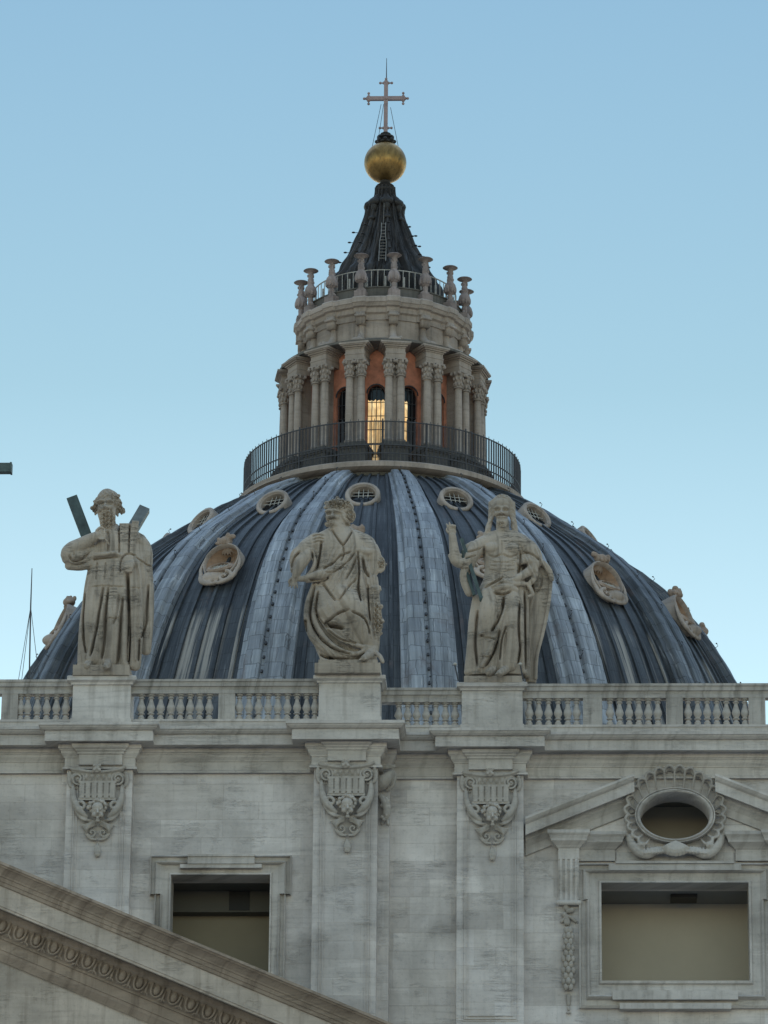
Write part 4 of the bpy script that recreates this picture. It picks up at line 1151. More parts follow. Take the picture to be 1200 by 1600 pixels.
# gilded ball and cross
zB = za(254.5); rB = 33*mpp(255)
ball = MB(); ball.ell((AX.x, YD, zB), rB, rB, rB, n=40)
bo = ball.make('gilded_ball', M['gold'], lan, smooth=True)
b = MB()
b.lathe([(.45, 0), (.62, .1), (.62, .22), (.35, .3), (.42, .45), (.60, .5), (.60, .62), (.3, .7), (.36, .85), (.2, .95)], (AX.x, YD, zB+rB-.12), 20)
for j in range(8): t = 2*PI*j/8; b.ell((AX.x+.6*math.cos(t), YD+.6*math.sin(t), zB+rB+.14), .16, .16, .14, n=6)
b.make('cross_base', M['spire'], lan, smooth=True, auto=50)
b = MB(); zt_, zbm, zar = za(127), za(208), za(154); s1 = mpp(150)
xo = AX.x
def bar(p, q, wz): b.tube([p, q], wz, 4)
b.box(xo-3.1*s1, xo+3.1*s1, YD-.12, YD+.12, zbm, zt_); b.box(xo-30*s1, xo+30*s1, YD-.122, YD+.122, zar-3.1*s1, zar+3.1*s1)
def trefoil(cx, cz, dx, dz):
    for ux, uz in ((1, 0), (-1, 0), (0, 1), (0, -1)):
        b.tube([(cx, YD, cz), (cx+ux*5*s1, YD, cz+uz*5*s1)], [3.2*s1, 2.2*s1], 8)
        if (ux, uz) != (-dx, -dz):
            q = 9 if (ux, uz) != (dx, dz) else 7
            b.ell((cx+ux*q*s1, YD, cz+uz*q*s1), 2.2*s1, 2.0*s1, 2.2*s1, n=8); b.tube([(cx, YD, cz), (cx+ux*q*s1, YD, cz+uz*q*s1)], 1.2*s1, 6)
trefoil(xo-27*s1, zar, -1, 0); trefoil(xo+27*s1, zar, 1, 0); trefoil(xo, zt_-3*s1, 0, 1); trefoil(xo, za(200), 0, -1)
b.ell((xo, YD, zar), 5*s1, .2, 5*s1, n=10)
b.make('cross', M['cross'], lan)
b = MB(); b.tube([(xo+.5*s1, YD, zt_), (xo+.5*s1, YD, za(91))], [.045, .02], 6)
for dx, zt2 in ((-22, 160), (-11, 160), (20, 165)): b.tube([(xo+dx*s1*.35, YD+.3, za(zt2)), (xo+dx*s1, YD+(.7 if dx != -11 else -.7), za(226))], .018, 4)
b.make('lightning_rod', M['iron'], lan)

# ------------------------------------------------------------------ thin mast with guy wires, left
Ym = 30
mast = empty('antenna_mast', at(44, 1175, Ym), 'thin grey antenna mast with guy wires against the sky at far left', 'mast')
b = MB(); b.tube([at(43.5, 1175, Ym), at(48, 946, Ym), at(50, 888, Ym)], [.035, .032, .018], 6); b.make('pole', M['iron'], mast)
for i, (x1, y1, d) in enumerate(((10, 1175, 0), (20, 1175, .8), (74, 1175, -.5))):
    b = MB(); b.tube([at(48, 948, Ym), at(x1, y1, Ym+d)], .012, 4); b.make('guy_wire', M['iron'], mast)
b = MB(); b.box(at(45, 1130, Ym).x-3, at(45, 1130, Ym).x+3, Ym-3, Ym+3, 0, at(45, 1175, Ym).z+.02); 
o = b.make('rooftop', M['trim'], None, base=(at(45,1130,Ym).x, Ym, 0)); o['label'] = 'low flat stone roof behind the balustrade that carries the antenna mast'; o['category'] = 'rooftop'

# ------------------------------------------------------------------ statues (each body is one continuous carved surface)
class Sculpt:
    def __init__(s, Y, seed=1):
        s.Y = Y; s.b = MB(); s.st = []; s.rnd = random.Random(seed)
    def P(s, px, py, d=0.0): return at(px, py, s.Y-d)
    def loft(s, secs, n=48, ex=.9):
        b = MB(); rows = []
        P_ = [Vector((q[0], q[1], q[2])) for q in secs]; Q_ = [Vector((q[3], q[4], 0)) for q in secs]
        P2, _ = smooth_path(P_, [1]*len(P_), 4); Q2, _ = smooth_path(Q_, [1]*len(Q_), 4)
        for p, q in zip(P2, Q2):
            py, x0, x1 = p; dc, dp = q.x, q.y
            c = s.P((x0+x1)/2, py, 0); a = abs(x1-x0)/2*S; bb = dp*S
            row = []
            for k in range(n):
                t = 2*PI*k/n; ct, st_ = math.cos(t), math.sin(t)
                row.append(c+Vector((a*math.copysign(abs(ct)**ex, ct), -dc-bb*math.copysign(abs(st_)**ex, st_), 0)))
            rows.append(row)
        s.b.grid(rows, True, True)
    def tube(s, pts, n=12, flat=1.0, sub=5):
        s.b.tube([s.P(p[0], p[1], p[2]) for p in pts], [p[3]*S for p in pts], n, 0, flat, sub)
        for p in (pts[0], pts[-1]): s.b.ell(s.P(p[0], p[1], p[2]), p[3]*S, p[3]*S*flat, p[3]*S, n=8)
    def ell(s, px, py, d, rx, ry, rz, rot=None): s.b.ell(s.P(px, py, d), rx*S, ry*S, rz*S, rot, 10)
    def plank(s, p, q, wpx, th, b=None):
        b = b or s.b; A = s.P(*p); B = s.P(*q); ax = (B-A); L = ax.length; ax.normalize()
        ay = Vector((0, -1, 0)); ay = (ay-ax*ay.dot(ax)).normalized(); az = ax.cross(ay)
        b.obox((A+B)/2, ax*L/2, az*wpx*S/2, ay*th/2)
    def stroke(s, pts, w, d): s.st.append((pts, w, d))
    def head(s, cx, cy, r, turn=0.0, d=.1, look=0.0):
        """look > 0: chin raised. r = half width of the face in photo pixels"""
        e = s.ell; fx = cx+turn*r*.42; fy = cy+r*.18-look*r*.5
        e(cx, cy-r*.30, d, r*1.02, r*1.15, r*1.12); e(fx*.5+cx*.5, cy+r*.35, d+.25*r*S, r*.86, r*.95, r*1.05)
        F_ = d+r*1.12*S
        e(fx, fy+r*.95, F_-.25*r*S, r*.42, r*.35, r*.32)
        for q in (-1, 1):
            e(fx+q*r*.42, fy+r*.32, F_-.30*r*S, r*.36, r*.34, r*.36)
            s.tube([(fx+q*r*.12, fy-r*.33, F_-.02*r*S, r*.13), (fx+q*r*.45, fy-r*.42, F_-.08*r*S, r*.15), (fx+q*r*.78, fy-r*.28, F_-.38*r*S, r*.12)], 8, sub=3)
            e(fx+q*r*.40, fy-r*.08, F_-.20*r*S, r*.20, r*.16, r*.13)
            e(cx+q*r*.98-turn*r*.3, fy+r*.05, d, r*.16, r*.25, r*.30)
            s.stroke([(fx+q*r*.22, fy-r*.14), (fx+q*r*.62, fy-r*.10)], r*.17, -.050)
            s.stroke([(fx+q*r*.24, fy-r*.02), (fx+q*r*.58, fy+r*.0)], r*.08, -.028)
        s.tube([(fx, fy-r*.35, F_-.02*r*S, r*.12), (fx+turn*r*.05, fy+r*.02, F_+.12*r*S, r*.14), (fx+turn*r*.1, fy+r*.24, F_+.28*r*S, r*.19)], 8, sub=3)
        e(fx-r*.15, fy+r*.27, F_+.10*r*S, r*.11, r*.12, r*.09); e(fx+r*.15, fy+r*.27, F_+.10*r*S, r*.11, r*.12, r*.09)
        s.stroke([(fx-r*.28, fy+r*.52), (fx+r*.28, fy+r*.52)], r*.10, -.045)
        e(fx, fy+r*.66, F_-.02*r*S, r*.26, r*.2, r*.10)
        return fx, fy, F_
    def curls(s, pts, rr, n, spread, d0, dd):
        for p in pts:
            for i in range(n):
                x = p[0]+s.rnd.uniform(-spread, spread); y = p[1]+s.rnd.uniform(-spread, spread)
                s.ell(x, y, d0+s.rnd.uniform(-dd, dd), rr*s.rnd.uniform(.6, 1.1), rr*.9, rr*s.rnd.uniform(.6, 1.2))
    def strand(s, p, q, rr, d0, d1, wig=2.0):
        m1 = (p[0]*.66+q[0]*.34+s.rnd.uniform(-wig, wig), p[1]*.66+q[1]*.34); m2 = (p[0]*.34+q[0]*.66+s.rnd.uniform(-wig, wig), p[1]*.34+q[1]*.66)
        s.tube([(p[0], p[1], d0, rr), (m1[0], m1[1], (d0*2+d1)/3+.03, rr*1.05), (m2[0], m2[1], (d0+2*d1)/3, rr), (q[0], q[1], d1, rr*.5)], 7, sub=3)
    def hand(s, px, py, d, r, ang, curl=.5, spread=.25, thumb=1, fold=()):
        """palm at (px,py); fingers point along ang (screen degrees, 90 = up)"""
        a = R(ang); ux, uy = math.cos(a), -math.sin(a); vx, vy = -uy, ux
        s.ell(px, py, d, r*.95, r*.5, r*1.0)
        for i in range(4):
            o = (i-1.5)*.48*r; L = r*(1.35, 1.6, 1.5, 1.15)[i]; cu = curl+(0.9 if i in fold else 0)
            bx, by = px+vx*o+ux*r*.7, py+vy*o+uy*r*.7; sx, sy = ux+vx*spread*(i-1.5)*.5, uy+vy*spread*(i-1.5)*.5
            k1 = L*.5; k2 = L*.45*max(.1, 1-cu)
            s.tube([(bx, by, d+.02, r*.26), (bx+sx*k1, by+sy*k1, d+.05+.05*cu, r*.24), (bx+sx*(k1+k2), by+sy*(k1+k2), d+.05-.02*cu, r*.20)], 7, sub=3)
        s.tube([(px+vx*thumb*r*.7-ux*r*.3, py+vy*thumb*r*.7-uy*r*.3, d+.04, r*.27), (px+vx*thumb*r*1.15+ux*r*.35, py+vy*thumb*r*1.15+uy*r*.35, d+.1, r*.25), (px+vx*thumb*r*1.1+ux*r*.95, py+vy*thumb*r*1.1+uy*r*.95, d+.11, r*.18)], 7, sub=3)
    def build(s, name, parent, voxel=.03, drape=None, smooth=1, curly=()):
        voxel = .023
        me = remesh(s.b, voxel, smooth)
        n_ = len(me.vertices); co = np.empty(n_*3); me.vertices.foreach_get('co', co); co = co.reshape(-1, 3)
        no = np.empty(n_*3); me.vertices.foreach_get('normal', no); no = no.reshape(-1, 3)
        d = co-np.array(CAM); c = d@np.array(fw); px = 600+F*(d@np.array(right2))/c; py = 800-F*(d@np.array(up2))/c
        wgt = np.clip(-no[:, 1]*1.6, 0, 1); disp = np.zeros(n_)
        for pts, w_, dep in s.st:
            best = np.full(n_, 1e9); P_ = [Vector((p[0], p[1], 0)) for p in pts]
            if len(P_) > 2: P_, _ = smooth_path(P_, [1]*len(P_), 4)
            T_ = np.zeros(n_)
            for i in range(len(P_)-1):
                ax, ay = P_[i].x, P_[i].y; bx, by = P_[i+1].x, P_[i+1].y; L2 = (bx-ax)**2+(by-ay)**2+1e-9
                t = np.clip(((px-ax)*(bx-ax)+(py-ay)*(by-ay))/L2, 0, 1); dd = np.hypot(px-ax-t*(bx-ax), py-ay-t*(by-ay))
                m_ = dd < best; best[m_] = dd[m_]; T_[m_] = (i+t[m_])/(len(P_)-1)
            taper = np.clip(np.minimum(T_, 1-T_)*5+.35, 0, 1) if len(pts) > 2 else 1
            disp += dep*np.where(dep < 0, 1.7*np.exp(-(best/w_)**2*1.6), np.exp(-(best/w_)**2*1.3))*taper
        if drape: disp += 1.5*drape(px, py)
        for cx, cy, rx, ry, amp, sz in curly:
            m_ = np.clip(1.6-1.6*((px-cx)**2/rx**2+(py-cy)**2/ry**2), 0, 1)
            wx = px+1.2*np.sin(py*.9/sz*2+cx)+.8*np.sin(px*.5); wy = py+1.1*np.sin(px*.8/sz*2+1)
            q = np.sin(wx*2.1/sz)*np.sin(wy*1.9/sz); disp += amp*m_*(np.sign(q)*np.abs(q)**.6-.25)
        co[:, 1] -= disp*wgt
        me.vertices.foreach_set('co', co.ravel()); me.update()
        return finish(name, me, M['statue'], parent)
def folds(px, py, x0, x1, y0, y1, wl, amp, slant_=0.0, seed=0):
    """irregular drapery folds running down a patch of cloth"""
    u = (px-slant_*(py-y0))/wl+seed + .55*np.sin(py*.021+seed*2)+.28*np.sin(py*.047+px*.05+seed)
    f = u-np.floor(u); prof_ = 1-np.abs(2*f-1)**.7*1.6
    g_ = np.clip((px-x0)/5, 0, 1)*np.clip((x1-px)/5, 0, 1)*np.clip((py-y0)/12, 0, 1)*np.clip((y1-py)/3, 0, 1)
    return amp*prof_*g_*(.6+.4*np.sin(py*.013+np.floor(u)*2.1))

def statue_andrew():
    Y = -.12; s = Sculpt(Y, 11)
    e = empty('statue', at(161, 1054, Y), 'bearded stone saint at left with the dark beams of an X shaped cross behind him', 'statue', 'saints standing on the balustrade')
    s.loft([(1046, 121, 207, 0, 22), (1030, 121, 212, 0, 23), (1005, 122, 222, 0, 25), (975, 124, 231, 0, 27), (945, 128, 236, 0, 28), (915, 132, 238, 0, 28), (890, 137, 237, 0, 27), (872, 141, 235, 0, 25), (855, 146, 228, 0, 24), (840, 149, 214, 0, 22), (829, 153, 198, 0, 17), (820, 160, 184, 0, 10)])
    s.tube([(172, 835, .05, 12), (170, 810, .05, 10)])
    fx, fy, F_ = s.head(167.5, 785, 15.5, -.45, .12)
    # hair and beard
    s.ell(169, 779, .05, 18, 17, 14)
    for p, q in (((152, 780), (146, 799)), ((155, 786), (144, 796)), ((152, 790), (149, 804)), ((186, 782), (191, 800)), ((183, 788), (190, 803)), ((181, 790), (184, 806)), ((188, 786), (186, 800))):
        s.strand(p, q, 3.4, .12, .1, 2.5)
    s.curls([(146, 796), (189, 800), (186, 790), (150, 787)], 3.6, 5, 4, .12, .08)
    s.curls([(184, 778), (180, 785)], 2.8, 5, 4, .2, .06)
    for i in range(22):
        t = i/21; x0 = 153+26*t; s.strand((x0, 795+3*math.sin(PI*t)), (159+14*t+s.rnd.uniform(-2, 2), 822+8*math.sin(PI*t)), 2.3, .38-.2*abs(t-.4), .46, 2.6)
    s.tube([(152, 799, .40, 2.4), (159, 795.5, .50, 2.6), (163, 796, .52, 2.4), (171, 800, .46, 2.2)], 8)
    # raised arm with the wide rolled sleeve, hand at the beard
    s.tube([(160, 862, .0, 17), (135, 871, .15, 17.5), (113, 868, .24, 18.5), (113, 860, .34, 14), (126, 852, .42, 12), (141, 843, .50, 9.5), (150, 838, .54, 7.5)], 16)
    s.tube([(108, 884, .2, 7), (126, 884, .25, 8), (146, 880, .25, 8)], 12)
    s.stroke([(108, 868), (114, 876), (128, 873), (140, 862)], 2.2, -.09); s.stroke([(104, 878), (118, 882), (136, 878)], 1.6, -.05)
    s.hand(155, 836, .58, 6.2, 10, .75, .2, 1, ()); s.tube([(151, 829, .6, 2.4), (157, 824, .62, 2.3), (163, 826, .6, 1.8)], 8); s.tube([(160, 840, .62, 1.8), (166, 844, .62, 1.5), (171, 851, .6, 1.2)], 7)
    # lowered arm and fist
    s.tube([(217, 846, .05, 13), (226, 866, .12, 13), (216, 880, .3, 10), (204, 883, .50, 7.5)], 14)
    s.tube([(189, 884, .34, 2.6), (190, 871, .40, 3.2), (199, 863, .44, 3.4), (210, 867, .42, 3.4), (214, 878, .4, 3)], 8)
    s.hand(200, 883, .60, 6.2, -88, .55, .1, 1)
    for x in (195.5, 199, 202.5, 206): s.tube([(x, 879, .68, 1.9), (x+.3, 887, .70, 1.9), (x, 893, .62, 1.6)], 7, sub=3)
    # book-like slabs in front of the shoulder
    s.plank((194, 818, .48), (193, 851, .46), 15, .12); s.plank((212, 814, .46), (205, 862, .44), 11, .12); s.plank((205, 818, .40), (203, 850, .40), 10, .10)
    # shoulder cloak and hanging ends
    s.tube([(200, 834, .2, 9), (214, 842, .18, 11), (226, 856, .12, 11), (231, 880, .1, 8)], 12)
    s.tube([(229, 880, .15, 9), (233, 930, .2, 8), (232, 975, .25, 8), (228, 1016, .28, 8.5)], 12, .7)
    s.tube([(213, 905, .4, 9), (215, 950, .45, 9), (214, 1000, .45, 9.5), (211, 1040, .4, 9)], 12, .7)
    s.tube([(197, 893, .50, 4), (197, 940, .55, 5), (196, 1000, .55, 6), (194, 1042, .5, 6)], 10, .8)
    s.tube([(160, 905, .35, 5), (152, 960, .45, 6), (148, 1000, .50, 8), (144, 1030, .5, 10)], 12, .6)
    s.tube([(176, 905, .40, 9), (178, 960, .52, 11), (177, 995, .55, 9), (174, 1035, .5, 8)], 12, .7)
    s.tube([(145, 905, .35, 8), (140, 950, .42, 11), (137, 985, .42, 9), (140, 1015, .35, 6)], 12, .7)
    # feet
    s.tube([(170, 1034, .45, 7), (168, 1040, .75, 6.5), (165, 1043, .95, 4.5)], 10); s.tube([(140, 1036, .4, 7), (136, 1041, .7, 6)], 10)
    for dx in (-4, -1, 2, 5): s.ell(166+dx, 1044-abs(dx)*.2, 1.0, 1.7, 2.4, 1.6)
    # belt roll
    s.tube([(143, 868, .35, 3.2), (160, 866, .56, 3.4), (178, 864, .60, 3.2), (190, 868, .55, 3)], 10)
    G = s.stroke
    G([(199, 897), (200, 930), (201, 980), (200, 1032)], 2.6, -.34)
    G([(161, 918), (155, 955), (150, 985), (145, 1008), (141, 1024)], 2.0, -.20); G([(169, 918), (165, 960), (163, 1000), (159, 1028)], 2.2, -.22)
    G([(133, 925), (130, 965), (131, 1000), (134, 1020)], 1.7, -.16); G([(192, 935), (188, 975), (186, 1010), (184, 1036)], 2.0, -.16); G([(186, 930), (182, 960), (176, 975)], 2, -.07)
    G([(232, 915), (229, 955), (228, 975), (219, 998)], 1.8, -.16); G([(218, 1000), (216, 1030)], 1.6, -.12); G([(150, 985), (148, 1030)], 1.3, .05)
    G([(143, 917), (160, 915), (178, 916), (196, 917)], .9, -.045); G([(163, 966), (185, 965)], .9, -.05); G([(206, 918), (222, 919)], .8, -.04)
    G([(188, 895), (189, 875), (199, 865), (212, 868)], 1.2, -.09); G([(212, 870), (226, 880), (236, 885)], 1.1, -.07); G([(168, 830), (170, 845), (168, 862)], 2.0, -.06); G([(186, 820), (186, 862)], 1.3, -.12); G([(202, 822), (201, 862)], 1.3, -.12)
    G([(146, 874), (160, 872), (184, 870)], 1.2, -.10); G([(152, 880), (150, 905)], 1.3, -.05); G([(165, 880), (163, 905)], 1.3, -.05)
    dr = lambda px, py: folds(px, py, 122, 198, 878, 1040, 11, .045, -.04, .3)+folds(px, py, 204, 238, 870, 1035, 8, .055, .02, 1.7)+folds(px, py, 148, 185, 832, 864, 7, .03, .1, .9)
    s.build('body', e, .03, dr, curly=((168, 812, 13, 17, .09, 1.9), (146, 794, 8, 10, .08, 2), (189, 794, 8, 14, .08, 2), (180, 776, 9, 9, .05, 2.2), (163, 771, 14, 7, .03, 3)))
    b = MB(); a = Sculpt(Y); a.b = b
    a.plank((113, 779, -.55), (146, 866, -.25), 17.5, .34, b); a.plank((118, 778.5, -.42), (150, 864, -.12), 5.0, .12, b)
    o = b.make('cross_beam', M['verdigris'], e); b = MB()
    a.plank((226, 795, -.25), (196, 846, .10), 17, .30, b); b.make('cross_beam', M['greybeam'], e)
    b = MB(); b.box(X(117.5, Y, 1050), X(205, Y, 1050), Y-.75, Y+.55, pt1-.01, Z(161, 1040.5, Y-.6)); b.make('plinth', M['statue'], e)

def statue_baptist():
    Y = -.28; s = Sculpt(Y, 23)
    e = empty('statue', at(543, 1050, Y), 'middle stone saint looking up, big swirling cloak swept across his knees', 'statue', 'saints standing on the balustrade')
    s.loft([(1036, 503, 586, 0, 20), (1015, 494, 592, 0, 24), (990, 484, 594, 0, 27), (960, 478, 594, 0, 29), (935, 480, 590, 0, 28), (912, 487, 588, 0, 26), (890, 491, 586, 0, 24), (868, 488, 588, 0, 23), (850, 484, 588, 0, 22), (839, 488, 580, 0, 19), (831, 503, 562, 0, 14), (824, 515, 548, 0, 9)])
    s.tube([(533, 845, .1, 16), (529, 828, .12, 13.5), (526, 812, .12, 13)])
    fx, fy, F_ = s.head(523, 803, 14.5, -.55, .12, .35)
    s.ell(530, 796, .05, 17, 17, 14)
    s.ell(528, 789, .14, 20, 16, 9); s.ell(540, 793, .08, 13, 14, 12); s.ell(547, 806, .0, 9, 10, 12)
    for p, q in (((508, 793), (526, 783)), ((511, 789), (536, 780)), ((524, 783), (550, 792)), ((530, 795), (553, 802)), ((534, 800), (551, 812)), ((536, 806), (547, 820))):
        s.strand(p, q, 2.6, .36, .14, 2)
    s.curls([(545, 806), (541, 792), (528, 783), (513, 786), (546, 815)], 3.4, 5, 4.5, .15, .1)
    for i in range(9): s.strand((509+i*2.2, 817+abs(i-4)*.2), (510+i*2.1, 823), 1.7, .40, .36, 1)
    # right (viewer left) arm: open sleeve, bare forearm, limp hand with hanging cloth
    s.tube([(494, 846, .1, 14), (478, 858, .2, 14), (468, 874, .25, 12), (462, 888, .3, 9)], 14)
    s.tube([(484, 862, .3, 9), (474, 876, .45, 9.5), (466, 890, .5, 8), (462, 900, .5, 6)], 12)
    s.hand(459, 906, .5, 6.5, -95, .25, .4, 1)
    s.tube([(488, 862, .35, 3), (492, 880, .40, 3.5), (484, 896, .4, 3.5), (474, 904, .45, 3)], 8); s.tube([(457, 893, .1, 3), (456, 870, .15, 3.4), (464, 858, .25, 3.8), (480, 854, .3, 4)], 8)
    # forearm of cloth across the belly
    s.tube([(468, 905, .5, 4), (482, 903, .55, 6), (498, 898, .62, 7.5), (512, 894, .6, 6), (520, 885, .5, 4)], 12)
    s.tube([(480, 908, .5, 3), (495, 906, .6, 3.5), (508, 902, .62, 3)], 8)
    # other arm: shoulder roll, sleeve, hand on the hip
    s.tube([(566, 848, .1, 13), (580, 860, .15, 13), (586, 878, .15, 11), (582, 896, .2, 8)], 14)
    s.tube([(560, 858, .35, 5), (572, 862, .38, 6), (585, 862, .3, 6), (592, 870, .2, 5)], 10)
    s.curls([(596, 880)], 3.2, 9, 6, .15, .15); s.tube([(590, 868, .2, 4), (597, 876, .2, 4.5), (598, 888, .2, 4), (594, 893, .2, 3)], 8)
    # great curved cloak edges
    s.tube([(493, 912, .3, 5), (483, 940, .35, 6), (481, 968, .42, 6.5), (490, 996, .5, 7), (512, 1016, .55, 7), (540, 1027, .55, 6), (566, 1020, .5, 4)], 12)
    s.tube([(494, 914, .45, 3), (489, 945, .52, 3.6), (492, 972, .6, 4.2), (508, 998, .66, 4.6), (530, 1016, .7, 4.6), (556, 1022, .66, 4), (572, 1014, .6, 3)], 10)
    s.tube([(500, 965, .6, 3), (515, 985, .68, 3.6), (536, 1000, .72, 3.8), (560, 1009, .66, 3.6), (578, 1012, .55, 3)], 10)
    s.tube([(502, 930, .4, 14), (510, 955, .5, 16), (520, 970, .5, 10)], 14)
    # forward knee and shin
    s.tube([(530, 925, .3, 16), (548, 940, .5, 18), (558, 958, .55, 17), (568, 985, .5, 14), (576, 1008, .4, 10)], 16)
    s.tube([(584, 905, .3, 7), (586, 940, .32, 8), (590, 975, .3, 8), (586, 998, .3, 7), (584, 1016, .35, 6)], 12)
    s.curls([(590, 950), (592, 968), (590, 984), (586, 930), (588, 918)], 3.6, 8, 6, .38, .1)
    s.tube([(560, 870, .45, 5), (562, 900, .5, 6), (568, 930, .5, 6), (574, 955, .45, 5)], 10)
    s.tube([(572, 880, .35, 4), (577, 910, .4, 5), (578, 940, .4, 5)], 10)
    # feet
    s.tube([(583, 1015, .35, 8), (576, 1024, .7, 7), (568, 1029, .95, 5)], 10); s.tube([(586, 1019, .4, 4), (594, 1026, .8, 3.6), (598, 1034, .9, 3)], 8)
    for i in range(4): s.ell(562+i*3.4, 1031-i*.4, 1.0, 1.8, 2.6, 1.7)
    s.tube([(504, 1020, .2, 7), (507, 1030, .45, 7), (510, 1035, .6, 5)], 10); s.tube([(552, 1026, .3, 8), (552, 1036, .4, 7)], 10)
    G = s.stroke
    G([(519, 828), (528, 842), (536, 852)], 1.5, -.12); G([(536, 852), (543, 842), (550, 830)], 1.5, -.11); G([(536, 853), (537, 866), (533, 876)], 1.6, -.09)
    for i, y in enumerate((838, 843, 848)): G([(488+i, y), (498, y-3), (506, y-1)], 1.1, -.05)
    G([(502, 846), (500, 866), (495, 888)], 1.8, -.17); G([(506, 888), (520, 880), (532, 868), (548, 862)], 1.5, -.10); G([(508, 894), (524, 892), (540, 880), (556, 862)], 1.4, -.08)
    G([(559, 862), (561, 890), (560, 920), (564, 938)], 1.8, -.20); G([(566, 872), (570, 890), (576, 900)], 2.2, -.17); G([(540, 905), (552, 885), (558, 868)], 1.5, -.08)
    G([(556, 905), (542, 920), (530, 938)], 1.6, -.08); G([(505, 912), (514, 925), (524, 938)], 1.8, -.12)
    G([(492, 915), (486, 945), (486, 968), (498, 993), (520, 1012), (546, 1021)], 1.8, -.22); G([(497, 925), (494, 950), (498, 965), (506, 976)], 1.8, -.18)
    G([(508, 978), (522, 978), (536, 981)], 2.8, -.24); G([(505, 975), (515, 968), (528, 958), (545, 952)], 1.8, -.14); G([(510, 982), (530, 997), (556, 1005)], 1.6, -.14)
    G([(550, 955), (566, 963), (574, 975), (577, 990)], 1.6, -.14); G([(575, 915), (576, 945), (578, 975)], 1.6, -.16); G([(477, 970), (478, 985)], 2.2, -.3)
    G([(484, 905), (500, 906), (512, 903)], 1.8, -.20); G([(500, 1022), (515, 1028), (545, 1030)], 2.0, -.2)
    G([(456, 886), (459, 872), (468, 862)], 2, -.12); G([(480, 890), (488, 876), (487, 862)], 1.8, -.14)
    dr = lambda px, py: folds(px, py, 496, 560, 846, 925, 9, .035, -.35, .2)+folds(px, py, 482, 560, 985, 1030, 8, .03, .9, 1.1)+folds(px, py, 500, 545, 915, 968, 12, .03, .25, 1.1)+folds(px, py, 562, 594, 862, 1000, 6, .045, .05, .7)
    s.build('body', e, .03, dr, curly=((532, 785, 24, 13, .08, 2.2), (549, 806, 9, 16, .08, 2), (513, 818, 8, 6, .05, 1.6), (590, 965, 8, 28, .08, 2.6), (596, 880, 7, 10, .07, 2)))
    b = MB(); zt_ = Z(543, 1035, Y-.6); x0, x1 = X(494, Y, 1045), X(596, Y, 1045)
    b.box(x0, x1, Y-.95, Y+.55, pt2-.01, zt_-.12); b.box(x0+.12, x1-.1, Y-.85, Y+.5, zt_-.125, zt_+.02); b.make('plinth', M['statue'], e)

